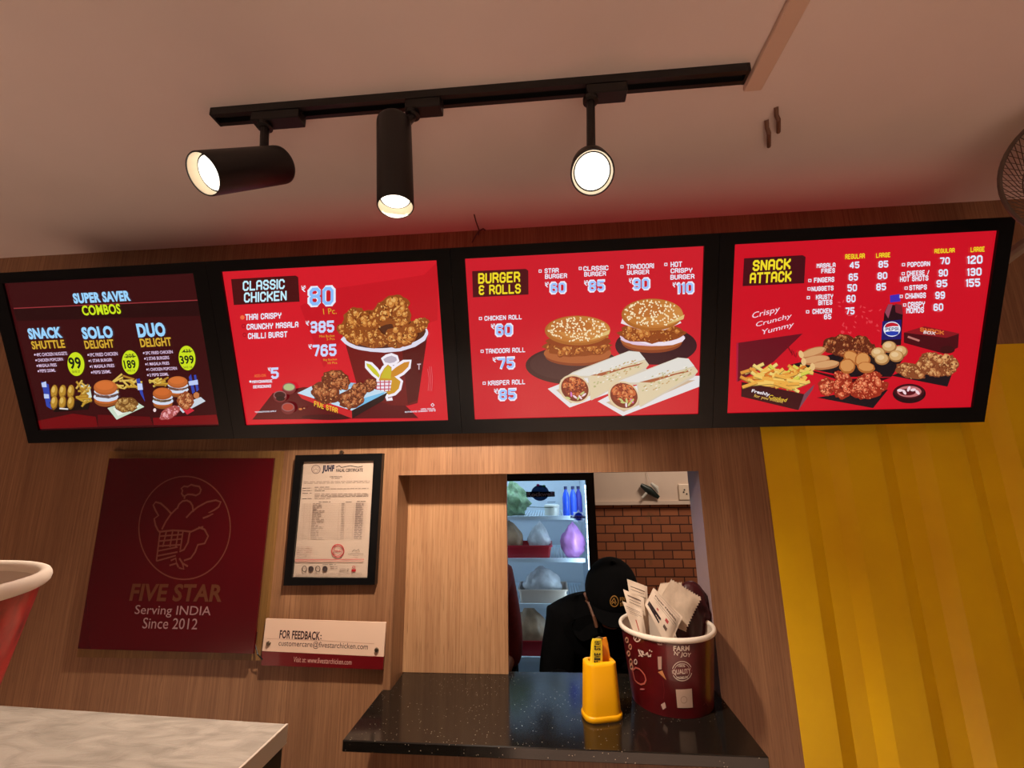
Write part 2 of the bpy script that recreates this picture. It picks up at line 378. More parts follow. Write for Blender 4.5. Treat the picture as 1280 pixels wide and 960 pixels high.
class Crop:
    """coordinates read in a magnified crop of the photo: origin and magnification"""
    def __init__(s, art, ox, oy, sc, slope=0.0, block=False): s.block = block; s.a, s.ox, s.oy, s.s, s.sl = art, ox, oy, sc, slope
    def p(s, x, y): return (s.ox+x/s.s, s.oy+y/s.s)
    def poly(s, pts, c): s.a.poly([s.p(*q) for q in pts], c)
    def ell(s, x, y, rx, ry, c, **k): s.a.ell(*s.p(x, y), rx/s.s, ry/s.s, c, **k)
    def ring(s, x, y, rx, ry, wd, c, **k): s.a.ring(*s.p(x, y), rx/s.s, ry/s.s, wd/s.s, c, **k)
    def stroke(s, pts, wd, c, **k): s.a.stroke([s.p(*q) for q in pts], wd/s.s, c, **k)
    def t(s, txt, x0, y0, x1, y1, c, bold=.02, sl=None, **k):
        """text filling the box x0 y0 x1 y1 of the crop, its lines sloping with the board"""
        sl = s.sl if sl is None else sl; w_ = x1-x0; rise = sl*w_; h = max((y1-y0)-.75*abs(rise), .5*(y1-y0)); ym = (y0+y1)/2+h/2
        if s.block and bold >= .01 and all(ch in _B for ch in txt):
            q = block_glyphs(txt, 1.25+6*min(bold, .06)); X = [p[0] for g in q for p in g]; Y = [p[1] for g in q for p in g]; a0, a1, b0, b1 = min(X), max(X), min(Y), max(Y); sh = k.get('shear', 0)*h
            for g in q:
                P = [s.a.pm(*s.p(x0+w_*(p[0]-a0)/(a1-a0)+sh*(p[1]-b0)/(b1-b0), ym-rise/2+rise*(p[0]-a0)/(a1-a0)-h*(p[1]-b0)/(b1-b0))) for p in g]
                ar = sum(P[i][0]*P[(i+1) % 4][1]-P[(i+1) % 4][0]*P[i][1] for i in range(4)); s.a.face(P if ar > 0 else P[::-1], c)
            s.a.h += 1.2e-5; return
        s.a.textq(txt, s.p(x0, ym-rise/2), s.p(x1, ym+rise/2), h/s.s, c, bold, **k)
    def chicken(s, x, y, rx, ry, base=(158, 88, 36), dark=(104, 48, 16), lite=(206, 138, 66), n=60, rot=0):
        """crumbed fried piece: lumps with a dark underside and a pale top, then crumbs"""
        mixc = lambda a, b, t: tuple(int(u*(1-t)+v*t) for u, v in zip(a, b))
        s.ell(x, y, rx, ry, mixc(base, dark, .45), rot=rot, n=28, j=.2)
        cr, sr = math.cos(rot), math.sin(rot); m = min(rx, ry); hi = mixc(lite, (255, 226, 160), .35)
        lum = sorted([(math.sqrt(rnd.random())*.8, rnd.random()*6.283) for _ in range(max(6, n//5))], key=lambda q: q[0]*math.sin(q[1]))
        for q, t in lum:
            dx, dy = rx*q*math.cos(t), ry*q*math.sin(t); px, py = x+dx*cr-dy*sr, y+dx*sr+dy*cr; g = rnd.uniform(.22, .40)*m; e = rnd.uniform(.7, 1.2); r2 = rnd.random()*3
            up = .5-.5*q*math.sin(t)
            s.ell(px, py+g*.18, g*e, g, mixc(dark, base, .3), rot=r2, n=11, j=.3); s.ell(px, py, g*e*.92, g*.86, mixc(base, lite, .25+.5*up), rot=r2, n=11, j=.3)
            s.ell(px-g*.15, py-g*.25, g*e*.5, g*.40, mixc(lite, hi, up), rot=r2, n=9, j=.4)
        for i in range(n):
            t, q = rnd.random()*6.283, math.sqrt(rnd.random())*.95
            dx, dy = rx*q*math.cos(t), ry*q*math.sin(t); g = rnd.uniform(.04, .09)*m; k = rnd.random()
            c = dark if k < .34 else mixc(base, dark, .3) if k < .5 else lite if k < .8 else hi
            s.ell(x+dx*cr-dy*sr, y+dx*sr+dy*cr, g*rnd.uniform(.9, 2.0), g*rnd.uniform(.6, 1), c, rot=rnd.random()*3, n=7, j=.4)
    def fries(s, x0, x1, y0, y1, n, ln, wd, cols, ang=.9):
        for i in range(n):
            x, y, a = rnd.uniform(x0, x1), y0+(y1-y0)*i/n, rnd.uniform(-ang, ang); c = rnd.choice(cols); l = ln*rnd.uniform(.6, 1)
            dx, dy, ex, ey = math.cos(a)*l/2, math.sin(a)*l/2, -math.sin(a)*wd/2, math.cos(a)*wd/2
            s.poly([(x-dx-ex, y-dy-ey), (x+dx-ex, y+dy-ey), (x+dx+ex, y+dy+ey), (x-dx+ex, y-dy+ey)], c)
            s.stroke([(x-dx+ex, y-dy+ey), (x+dx+ex, y+dy+ey)], wd*.25, tuple(int(v*.68) for v in c))
    def burger(s, x, y, w_, h, bun=(196, 118, 52), seeds=True, patty=(150, 72, 28), sauce=(238, 232, 232), shade=(150, 80, 34)):
        s.ell(x, y+h*.30, w_*.47, h*.21, shade); s.ell(x, y+h*.24, w_*.475, h*.17, bun)
        s.ell(x, y+h*.17, w_*.50, h*.17, sauce, j=.06)
        s.chicken(x, y+h*.07, w_*.49, h*.15, patty, tuple(int(v*.6) for v in patty), tuple(min(255, int(v*1.3)) for v in patty), n=46)
        s.ell(x+w_*.05, y+h*.0, w_*.46, h*.12, (150, 150, 70) if seeds else sauce, j=.12); s.ell(x, y-h*.01, w_*.47, h*.105, sauce if not seeds else (120, 60, 26), j=.05)
        s.ell(x, y-h*.15, w_*.48, h*.26, tuple(int(v*.92) for v in bun), n=36)
        s.ell(x, y-h*.185, w_*.455, h*.215, bun, n=36); s.ell(x-w_*.03, y-h*.22, w_*.36, h*.15, tuple(min(255, int(v*1.09)) for v in bun), n=30)
        if seeds:
            for i in range(int(seeds)):
                t, q = rnd.random()*6.283, math.sqrt(rnd.random())*.93
                s.ell(x+w_*.46*q*math.cos(t), y-h*.17+h*.22*q*math.sin(t), w_*.014, h*.011, (252, 226, 178), rot=rnd.random()*3, n=6)
def rupee(cr, x0, y0, x1, y1, c):
    cr.t('\u20b9', x0, y0, x1, y1, c, bold=.02)

# ================================================================== THE SETTING
ZC = .77+CAMZ            # ceiling height
YW = 1.25                # face of the wood wall
OX0, OX1, OZ0, OZ1 = -.4275, .4035, -.5525+CAMZ, .0125+CAMZ
ZPAN = at(1258, 430, 1, YW).z
struct(obj('wall_behind', bxm(.578, 2.6, YW+.04, YW+.10, 0, ZPAN), WOOD)); struct(obj('wall_above', bxm(.578, 2.6, YW, YW+.10, ZPAN, ZC), WOOD))
bm = bmesh.new()
for a in ((-3.2, OX0, 0, ZC), (OX1, .578, 0, ZC), (OX0, OX1, 0, OZ0), (OX0, OX1, OZ1, ZC)):
    x0, x1, z0, z1 = a
    fs = box(bm, x0, x1, YW, YW+.10, z0, z1)
    if abs(x0-OX1) < 1e-6:
        for f in fs:
            if f.normal.x < -.5 or abs(f.calc_center_median().x-x0) < 1e-5: f.material_index = 1
bmesh.ops.remove_doubles(bm, verts=bm.verts, dist=1e-5)
struct(obj('wall_front', bm, [WOOD, JAMB]), 'oak laminate wall with a serving hatch cut through it', 'wall')
struct(obj('ceiling', bxm(-3.2, 2.6, -2.6, YW, ZC, ZC+.08), CEIL))
struct(obj('floor', bxm(-3.2, 2.6, -2.6, 3.1, -.06, 0), FLOOR))
struct(obj('wall_kitchen', bxm(-2.2, 2.4, 3.0, 3.1, 0, ZC+.3), [BRICK]))
struct(obj('wall_upper', bxm(-2.2, 2.4, 2.985, 3.0, at(800, 627, 1, 3.0).z, ZC+.3), KWALL))
struct(obj('trim_1', bxm(-2.2, 2.4, 2.97, 2.986, at(800, 631, 1, 2.97).z, at(800, 626.5, 1, 2.97).z), KWALL))
struct(obj('wall_right', bxm(2.3, 2.4, YW+.1, 3.0, 0, ZC+.3), KWALL))
struct(obj('wall_left', bxm(-2.2, -2.1, YW+.1, 3.0, 0, ZC+.3), KWALL))
struct(obj('ceiling_kitchen', bxm(-2.2, 2.4, YW+.10, 3.1, ZC+.3, ZC+.38), CEIL))
# white cable duct running away from the wall along the ceiling
bm = bmesh.new(); box(bm, .416, .452, -2.4, .785, ZC-.012, ZC, bev=.003)
tag(obj('cable_trunking', bm, TRUNK), 'flat white cable trunking on the ceiling at the end of the black track', 'trunking')

# yellow corrugated panel
bm = bmesh.new(); xs = [.578]; prof = []
x = .578; yo, yi = YW-.002, YW+.022
pts = [(x, yo)]
seq = ((.085, 0), (.045, 1), (.048, 0), (.032, -1))
cur = yo; k = 0
while x < 2.5:
    for ln, st in seq:
        x += ln
        if st == 1: cur = yi
        elif st == -1: cur = yo
        pts.append((x, cur))
zt = ZPAN-.0005
lo = [(p[0], p[1], 0) for p in pts]; hi = [(p[0], p[1], zt) for p in pts]
va = [bm.verts.new(p) for p in lo]; vb = [bm.verts.new(p) for p in hi]; va2 = [bm.verts.new((p[0], p[1]+.0022, p[2])) for p in lo]; vb2 = [bm.verts.new((p[0], p[1]+.0022, p[2])) for p in hi]
for i in range(len(va)-1):
    bm.faces.new((va[i], va[i+1], vb[i+1], vb[i])); bm.faces.new((va2[i+1], va2[i], vb2[i], vb2[i+1]))
    bm.faces.new((vb[i], vb[i+1], vb2[i+1], vb2[i])); bm.faces.new((va2[i], va2[i+1], va[i+1], va[i]))
bm.faces.new((va[0], vb[0], vb2[0], va2[0])); bm.faces.new((va2[-1], vb2[-1], vb[-1], va[-1]))
tag(obj('corrugated_panel', bm, YELP), 'mustard yellow corrugated metal panel beside the wood wall', 'wall panel')

# wooden sliding shutter in the hatch
px1 = at(633, 594, 1, YW+.103).x
bm = bxm(-.62, px1, YW+.1005, YW+.121, OZ0+.0225, OZ1+.06, bev=.001)
tag(obj('hatch_panel', bm, WOOD2), 'plain oak panel closing the left half of the serving hatch', 'panel')
# granite counter
CT = -.53+CAMZ
bm = bmesh.new()
outl = [(-.447, 1.022), (.4045, 1.012), (.4045, 1.247), (.4015, 1.247), (.4015, 1.373), (-.4255, 1.373), (-.4255, 1.247), (-.447, 1.247)]
prism(bm, [(a, b_, CT-.0222) for a, b_ in outl], (0, 0, .0222))
bmesh.ops.recalc_face_normals(bm, faces=bm.faces)
bmesh.ops.bevel(bm, geom=[e for e in bm.edges], offset=.0018, segments=1, affect='EDGES')
ctr = obj('serving_counter', bm, GRANITE); tag(ctr, 'black speckled granite counter shelf sticking out through the hatch', 'counter')
# counter table at the lower left
TZ = -.258+CAMZ
tl = thing('order_table', 'pale stone topped table with dark sides at the lower left', 'table', (-1.0, 0, 0))
c0, c1 = at(357, 905, 2, TZ), at(0, 882, 2, TZ); c2 = at(300, 958, 2, TZ)
sl = (c1-c0); e1 = c0+sl*2.2
tp = [c0-tl.location, (c0+Vector((.0, -1.3, 0)))-tl.location, (e1+Vector((0, -1.3, 0)))-tl.location, e1-tl.location]
bm = bmesh.new(); prism(bm, [p-Vector((0, 0, .016)) for p in tp], (0, 0, .016)); obj('tabletop', bm, STONE, tl)
ed = bmesh.new(); a0, a1 = tp[0], tp[1]
prism(ed, [a0+Vector((.0005, 0, -.018)), a1+Vector((.0005, 0, -.018)), a1+Vector((.003, 0, -.018)), a0+Vector((.003, 0, -.018))], (0, 0, .0185)); obj('edge_strip', ed, mat('aluminium_edge', (214, 206, 190), .3, .6), tl)
bm = bmesh.new(); ins = [Vector((p.x*1.0, p.y, 0)) for p in tp]
cx_ = sum((p for p in ins), Vector())/4; ins = [cx_+(p-cx_)*.998 for p in ins]
prism(bm, [Vector((p.x, p.y, .0)) for p in ins], (0, 0, TZ-.017)); obj('cabinet_body', bm, BLACKP, tl)

# ================================================================== MENU BOARDS
TILT = math.radians(22.5); BY, BZ = 1.21, .125+CAMZ
nrm = np.array([0, -math.cos(TILT), -math.sin(TILT)]); upv = np.array([0, -math.sin(TILT), math.cos(TILT)])
P0 = np.array([0, BY, BZ-CAMZ])
def bd(x, y):
    d = ray(x, y); s_ = (P0@nrm)/(d@nrm); X = d*s_; return X[0], float((X-P0)@upv)
SPAN = [(-1.553, -.9025), (-.9015, -.2365), (-.2355, .4355), (.4365, 1.104)]
VT = .495
SCR = [(-1.510, -.9415), (-.862, -.2725), (-.1985, .3995), (.4725, 1.0715)]
SV0, SV1 = .0385, .4665
BLAB = ['dark maroon menu board of three combo meals, first from the left', 'red menu board headed with classic chicken and a bucket of fried chicken',
        'red menu board showing two sesame burgers and two wraps', 'red menu board of snacks with fries box and cola bottle']
SCOL = [(58, 9, 12), (214, 26, 40), (206, 28, 42), (206, 14, 34)]
boards, pms = [], []
for i in range(4):
    x0, x1 = SPAN[i]; xc = (x0+x1)/2; s0, s1 = SCR[i]
    B = thing('menu_board', BLAB[i], 'menu board', (xc, BY, BZ), (math.pi/2+TILT, 0, 0), 'lit menu boards in a row above the hatch')
    bm = bmesh.new(); T_, K_ = .006, -.036
    a0, a1, b0, b1 = x0-xc, x1-xc, 0, VT; i0, i1, j0, j1 = s0-xc, s1-xc, SV0, SV1
    for q in ((a0, i0, b0, b1), (i1, a1, b0, b1), (i0, i1, b0, j0), (i0, i1, j1, b1)): box(bm, q[0], q[1], q[2], q[3], K_, T_)
    bmesh.ops.remove_doubles(bm, verts=bm.verts, dist=1e-6)
    obj('frame', bm, BEZEL, B)
    br = bmesh.new(); box(br, -.06, .06, .30, .36, K_-.16, K_); obj('wall_bracket', br, BLACK, B)
    a = Art(lambda u, v: (u, v), base=0.0); a.polyuv([(i0, j0), (i1, j0), (i1, j1), (i0, j1)], SCOL[i])
    sm = a.build('screen', SCREEN_INK, B)
    boards.append((B, sm)); pms.append(lambda x, y, xc=xc: (bd(x, y)[0]-xc, bd(x, y)[1]))
def layer(i, ox, oy, sc, slope, base):
    return Crop(Art(pms[i], base=base), ox, oy, sc, slope, i > 0)
def done(c, name, i): c.a.build(name, SCREEN_INK, boards[i][1])
LB, WH, YG, OR = (158, 214, 255), (236, 240, 255), (208, 232, 30), (226, 168, 46)

# --- board 1
g = layer(0, 0, 310, 3.841, -.055, .0005)
g.poly([(62, 290), (965, 248), (985, 325), (82, 350)], (40, 6, 8))
g.stroke([(66, 290), (964, 250)], 4, (150, 50, 54))
g.poly([(180, 830), (350, 795), (460, 810), (470, 858), (188, 868)], (112, 8, 14)); g.poly([(470, 800), (720, 810), (735, 850), (472, 857)], (96, 8, 14)); g.poly([(735, 815), (1040, 800), (1052, 846), (738, 850)], (122, 10, 18))
done(g, 'background_panels', 0)
g = layer(0, 0, 310, 3.841, -.05, .0009)
for (x, y, cols) in ((302, 712, 0),):
    g.poly([(200, 640), (235, 655), (250, 775), (225, 760)], (52, 70, 170)); g.poly([(200, 648), (222, 640), (226, 668), (204, 668)], (190, 205, 245)); g.poly([(212, 700), (236, 702), (238, 722), (214, 722)], (190, 205, 245))
    g.poly([(238, 740), (440, 728), (425, 775), (262, 788)], (26, 10, 8))
    g.poly([(385, 660), (430, 655), (442, 715), (415, 745)], (214, 226, 214))
    for r_ in range(2):
        for q in range(3): x_, y_ = 262+q*40, 690+r_*52; g.ell(x_, y_, 18, 34, (126, 84, 26), rot=.12, j=.08); g.ell(x_-1, y_-3, 15, 29, (184, 136, 46), rot=.12, j=.1); g.ell(x_-4, y_-10, 8, 15, (222, 182, 92), rot=.12, j=.2)
    g.fries(380, 425, 655, 750, 18, 58, 9, [(196, 150, 50), (222, 180, 84), (176, 124, 40)], 1.0)
    g.poly([(288, 766), (330, 770), (330, 776), (288, 773)], (230, 225, 225))
done(g, 'snack_tray_picture', 0); g = layer(0, 0, 310, 3.841, -.05, .0009)
g.fries(560, 650, 622, 690, 14, 70, 9, [(206, 160, 54), (226, 190, 90), (176, 124, 40)], .8); g.poly([(570, 672), (660, 690), (600, 715), (572, 700)], (60, 10, 12))
g.poly([(655, 630), (672, 625), (698, 738), (676, 700)], (52, 70, 170)); g.poly([(660, 650), (684, 650), (688, 680), (664, 682)], (200, 212, 250))
g.poly([(518, 768), (640, 728), (695, 762), (562, 824)], (206, 222, 200)); g.poly([(545, 770), (640, 738), (672, 760), (568, 806)], (236, 240, 228))
g.chicken(605, 752, 58, 36, (150, 100, 44), (92, 54, 22), (190, 146, 82), n=60)
g.burger(512, 690, 118, 140, (196, 104, 48), False, (128, 92, 84), (214, 222, 238))
done(g, 'burger_meal_picture', 0); g = layer(0, 0, 310, 3.841, -.05, .0009)
for x in (744,): g.ell(x, 778, 7, 9, (244, 214, 214))
g.fries(735, 800, 632, 660, 9, 60, 9, [(206, 160, 54), (226, 190, 90), (176, 124, 40)], .6)
g.poly([(908, 620), (918, 605), (938, 690), (925, 700)], (52, 70, 170)); g.poly([(932, 610), (942, 608), (956, 680), (945, 690)], (52, 70, 170)); g.poly([(906, 640), (950, 632), (953, 655), (910, 660)], (190, 205, 245))
g.poly([(850, 760), (965, 715), (988, 735), (880, 792)], (206, 214, 224)); g.poly([(860, 755), (880, 742), (935, 780), (900, 800)], (208, 40, 56))
g.burger(856, 660, 100, 110, (196, 104, 48), False, (128, 92, 84), (214, 222, 238)); g.burger(785, 715, 98, 112, (190, 98, 44), False, (120, 92, 64), (214, 222, 238))
g.chicken(895, 730, 40, 42, (176, 92, 50), (112, 50, 28), (214, 146, 96), n=44); g.ell(948, 706, 14, 16, (196, 120, 70), j=.2)
g.chicken(820, 790, 52, 26, (206, 112, 110), (140, 44, 40), (240, 176, 190), n=46, rot=-.5)
done(g, 'double_burger_picture', 0)
g = layer(0, 0, 310, 3.841, -.05, .0014)
BG = lambda x, y, ry: g.ell(x, y, 40, ry, (206, 226, 30), rot=-.1, n=36)
DK = (28, 34, 18)
BG(367, 557, 57); g.t('99', 340, 522, 398, 582, DK, .03); g.t('SAVE 57', 350, 586, 388, 600, (90, 96, 30), .01)
done(g, 'price_badge', 0); g = layer(0, 0, 310, 3.841, -.05, .0014); BG(628, 549, 58)
g.t('205', 606, 507, 650, 528, (60, 70, 24)); g.stroke([(598, 523), (656, 519)], 3, DK); g.t('189', 602, 536, 658, 580, DK, .03); g.t('SAVE 116', 612, 582, 652, 594, (90, 96, 30), .01)
done(g, 'price_badge', 0); g = layer(0, 0, 310, 3.841, -.05, .0014); BG(900, 528, 59)
g.t('435', 880, 485, 920, 503, (60, 70, 24)); g.stroke([(874, 500), (926, 494)], 3, DK); g.t('399', 870, 514, 936, 558, DK, .03); g.t('SAVE 136', 884, 566, 926, 578, (90, 96, 30), .01)
done(g, 'price_badge', 0)
g = layer(0, 0, 310, 3.841, -.05, .0019)
g.t('SUPER SAVER', 360, 205, 632, 266, LB, .05); g.t('COMBOS', 402, 268, 586, 324, YG, .03); done(g, 'heading_lettering', 0)
for ttl, sub, q, r_ in (('SNACK', 'SHUTTLE', (145, 378, 305, 438), (160, 440, 318, 486)), ('SOLO', 'DELIGHT', (403, 373, 550, 438), (414, 438, 553, 484)), ('DUO', 'DELIGHT', (668, 356, 802, 430), (680, 428, 829, 476))):
    g = layer(0, 0, 310, 3.841, -.05, .0019); g.t(ttl, *q, LB, .05); g.t(sub, *r_, (216, 170, 52), .03); done(g, 'combo_title', 0)
PW = (226, 196, 226)
for rows in ((('4PC CHICKEN NUGGETS', 180, 498, 327, 520), ('CHICKEN POPCORN', 186, 526, 307, 546), ('MASALA FRIES', 192, 553, 277, 572), ('PEPSI 250ML', 197, 579, 271, 597)),
             (('1PC FRIED CHICKEN', 436, 499, 569, 521), ('1 STAR BURGER', 441, 529, 543, 548), ('1 MASALA FRIES', 447, 556, 553, 576), ('PEPSI 250ML', 453, 585, 537, 604)),
             (('2PC FRIED CHICKEN', 702, 491, 833, 511), ('2 STAR BURGERS', 708, 518, 816, 538), ('1 MASALA FRIES', 713, 545, 816, 564), ('1 CHICKEN POPCORN', 718, 570, 853, 590), ('2 PEPSI 250ML', 722, 598, 813, 616))):
    g = layer(0, 0, 310, 3.841, -.05, .0019)
    for s_, a, b_, c, d in rows:
        g.t(s_, a, b_, c, d, PW, .02); g.ell(a-9, (b_+d)/2+3, 4, 5, PW, n=8)
    done(g, 'combo_contents_list', 0)

# --- board 2
g = layer(1, 270, 300, 4, -.05, .0005)
g.poly([(285, 765), (440, 735), (900, 780), (1012, 890), (182, 898)], (92, 10, 16))
g.poly([(600, 242), (1040, 175), (1110, 108), (1108, 400), (900, 470), (640, 480), (540, 640), (420, 330)], (200, 20, 34))
done(g, 'background_panels', 1)
g = layer(1, 270, 300, 4, -.05, .0009)
g.poly([(640, 490), (1060, 462), (1008, 815), (960, 828), (880, 826), (720, 780)], (112, 18, 18)); g.poly([(930, 540), (1055, 480), (1010, 800), (960, 820)], (86, 14, 14))
g.ell(848, 478, 214, 78, (226, 222, 236), rot=-.08, n=44); g.ell(848, 470, 202, 70, (84, 40, 22), rot=-.08, n=44)
for x, y, rx, ry, ro in ((700, 395, 62, 58, 0), (660, 450, 54, 36, .3), (780, 400, 70, 50, 0), (880, 350, 92, 66, -.5), (930, 390, 46, 60, .3), (1010, 430, 64, 34, -.45), (760, 480, 90, 46, .1), (800, 500, 80, 38, 0), (930, 480, 84, 56, -.2), (700, 480, 56, 36, .4)):
    g.chicken(x, y, rx, ry, (176, 94, 36), (112, 52, 18), (224, 154, 74), n=58, rot=ro)
g.stroke([(638, 490), (660, 512), (710, 535), (780, 548), (850, 553), (930, 546), (1000, 524), (1045, 495), (1060, 464)], 15, (226, 222, 238))
g.t('T', 1012, 615, 1030, 645, (220, 190, 200), .03)
for k in range(3): g.stroke([(1064+k*9, 628+rnd.randint(0, 20)), (1072+k*8, 690), (1066+k*9, 750)], 2.5, (214, 96, 104))
done(g, 'chicken_bucket_picture', 1)
g = layer(1, 270, 300, 4, -.05, .0013)   # winged emblem printed on the pictured bucket
def emblem(c, wd, col, fill=None):
    """plain bird badge: two raised wings, a round body over a checked skirt, two feet and a cloud shaped cap"""
    wl = [(0.28, .50), (.16, .40), (.02, .24), (.00, .17), (.10, .20), (.22, .32), (.30, .44)]
    wr = [(.50, .40), (.66, .26), (.84, .15), (.96, .13), (.93, .25), (.80, .38), (.66, .46), (.52, .48)]
    body = [(.28, .56), (.32, .42), (.40, .28), (.48, .20), (.56, .26), (.56, .40), (.66, .50), (.76, .58), (.72, .74), (.62, .84), (.50, .88), (.40, .82), (.30, .70)]
    cap = [(.42, .15), (.38, .08), (.46, .03), (.56, .00), (.66, .04), (.68, .10), (.62, .15), (.52, .17)]
    sk = [(.06, .56), (.46, .56), (.42, .86), (.08, .92)]
    ft = [[(.34, .88), (.36, .96), (.28, .98)], [(.44, .88), (.47, .99), (.58, .97)]]
    return wl, wr, body, cap, sk, ft
def put(q, x0, y0, x1, y1): return [(x0+(x1-x0)*a, y0+(y1-y0)*b_) for a, b_ in q]
bx_ = (752, 578, 978, 800); wl, wr, body, cap, sk, ft = emblem(None, 0, 0)
for q in (wl, wr, body, cap): g.stroke(put(q, *bx_), 26, (246, 238, 246), closed=True)
for q in ft: g.stroke(put(q, *bx_), 16, (246, 238, 246))
g.poly(put(cap, *bx_), (190, 176, 190)); g.poly(put(wl, *bx_), (206, 200, 44)); g.poly(put(body, *bx_), (206, 150, 36)); g.poly(put(wr, *bx_), (206, 136, 38)); g.poly(put([(.32, .5), (.40, .3), (.5, .22), (.56, .32), (.54, .52)], *bx_), (204, 184, 44))
SKX = (790, 0, 0, 0)
g.poly([(800, 702), (880, 702), (872, 752), (806, 760)], (240, 232, 244))
for k in range(4): g.stroke([(800+k*22, 702), (804+k*20, 758)], 5, (196, 60, 84))
for k in range(3): g.stroke([(801, 712+k*17), (876, 710+k*17)], 5, (196, 60, 84))
done(g, 'bucket_emblem', 1)
g = layer(1, 270, 300, 4, -.05, .0017)
g.ell(560, 885, 130, 14, (70, 8, 12))
g.poly([(408, 765), (562, 690), (858, 760), (680, 852)], (196, 222, 240)); g.poly([(560, 702), (700, 715), (760, 740), (600, 730)], (150, 190, 222)); g.poly([(740, 790), (850, 758), (800, 810), (700, 840)], (120, 190, 230))
g.poly([(408, 765), (680, 852), (682, 892), (430, 792)], (206, 34, 40)); g.poly([(680, 852), (860, 760), (838, 802), (682, 892)], (40, 16, 16))
g.t('FIVE STAR', 492, 808, 610, 862, (236, 190, 50), .03, sl=.30)
for x, y, rx, ry, ro in ((600, 700, 70, 52, .2), (550, 765, 72, 52, .3), (770, 725, 42, 30, -.7), (680, 790, 66, 48, -.2), (720, 750, 40, 40, -.8)): g.chicken(x, y, rx, ry, (140, 66, 34), (84, 34, 18), (190, 110, 62), n=64, rot=ro)
for x, y, c in ((373, 733, (176, 190, 130)), (328, 773, (58, 18, 18)), (368, 832, (176, 60, 44))):
    g.ell(x, y+8, 34, 28, (120, 40, 40)); g.ell(x, y, 32, 22, (150, 90, 90)); g.ell(x, y, 27, 17, c)
g.ell(330, 790, 22, 12, (40, 12, 12)); g.ell(430, 842, 9, 5, (214, 120, 60)); g.ell(448, 838, 5, 3, (214, 150, 100))
done(g, 'chicken_tray_picture', 1)
g = layer(1, 270, 300, 4, -.055, .0021)
g.poly([(78, 196), (400, 178), (413, 186), (420, 308), (92, 325)], (74, 14, 16)); done(g, 'title_plate', 1)
g = layer(1, 270, 300, 4, -.05, .0025)
g.t('CLASSIC', 137, 196, 346, 254, (200, 240, 255), .01); g.t('CHICKEN', 143, 254, 356, 312, (200, 240, 255), .01)
done(g, 'title_lettering', 1); g = layer(1, 270, 300, 4, -.05, .0025)
g.ell(135, 387, 11, 11, (246, 110, 66))
for y, x in ((430, 141), (474, 146)): g.ring(x, y, 8, 9, 3, (150, 14, 28), n=20)
g.t('THAI CRISPY', 149, 363, 329, 400, WH, .03); g.t('CRUNCHY MASALA', 156, 409, 414, 448, WH, .03); g.t('CHILLI BURST', 163, 457, 359, 494, WH, .03)
done(g, 'flavour_list', 1); g = layer(1, 270, 300, 4, -.05, .0025)
for q in ((460, 226, 600, 336),): g.t('80', *q, WH, .09); g.a.h += 1e-4; g.t('80', 470, 234, 590, 328, (140, 188, 250), .02)
rupee(g, 432, 228, 454, 260, WH); g.t('1 Pc.', 540, 340, 606, 372, OR, .0)
done(g, 'price_lettering', 1); g = layer(1, 270, 300, 4, -.05, .0025)
rupee(g, 453, 404, 471, 428, WH); g.t('385', 472, 402, 593, 466, (206, 218, 255), .06); g.t('Mini Bucket', 520, 472, 596, 487, OR, 0); g.t('5 Pcs', 556, 488, 596, 501, OR, 0)
done(g, 'price_lettering', 1); g = layer(1, 270, 300, 4, -.05, .0025)
rupee(g, 467, 521, 484, 545, WH); g.t('765', 485, 519, 604, 584, (206, 218, 255), .06); g.t('Big Bucket', 540, 591, 608, 606, OR, 0); g.t('10 Pcs', 562, 607, 608, 620, OR, 0)
done(g, 'price_lettering', 1); g = layer(1, 270, 300, 4, -.05, .0025)
rupee(g, 264, 636, 279, 656, WH); g.t('5', 277, 636, 316, 694, (206, 218, 255), .06)
g.t('ADD-ON', 195, 669, 253, 686, (240, 120, 60), .02); g.t('MAYONNAISE', 184, 697, 284, 716, WH, .03); g.ell(175, 707, 6, 6, WH, n=10); g.t('SEASONING', 188, 722, 278, 741, WH, .03)
done(g, 'add_on_lettering', 1); g = layer(1, 270, 300, 4, -.05, .0025)
g.t('*CONDITIONS APPLY', 198, 851, 305, 863, WH, .02); done(g, 'small_print', 1); g = layer(1, 270, 300, 4, -.05, .0025); g.t('100% HALAL', 1026, 838, 1098, 849, WH, .02); g.t('AUTHENTIC CHICKEN TASTE', 946, 849, 1100, 862, WH, .02); g.ring(1084, 824, 8, 8, 4, WH, n=4)
done(g, 'small_print', 1)

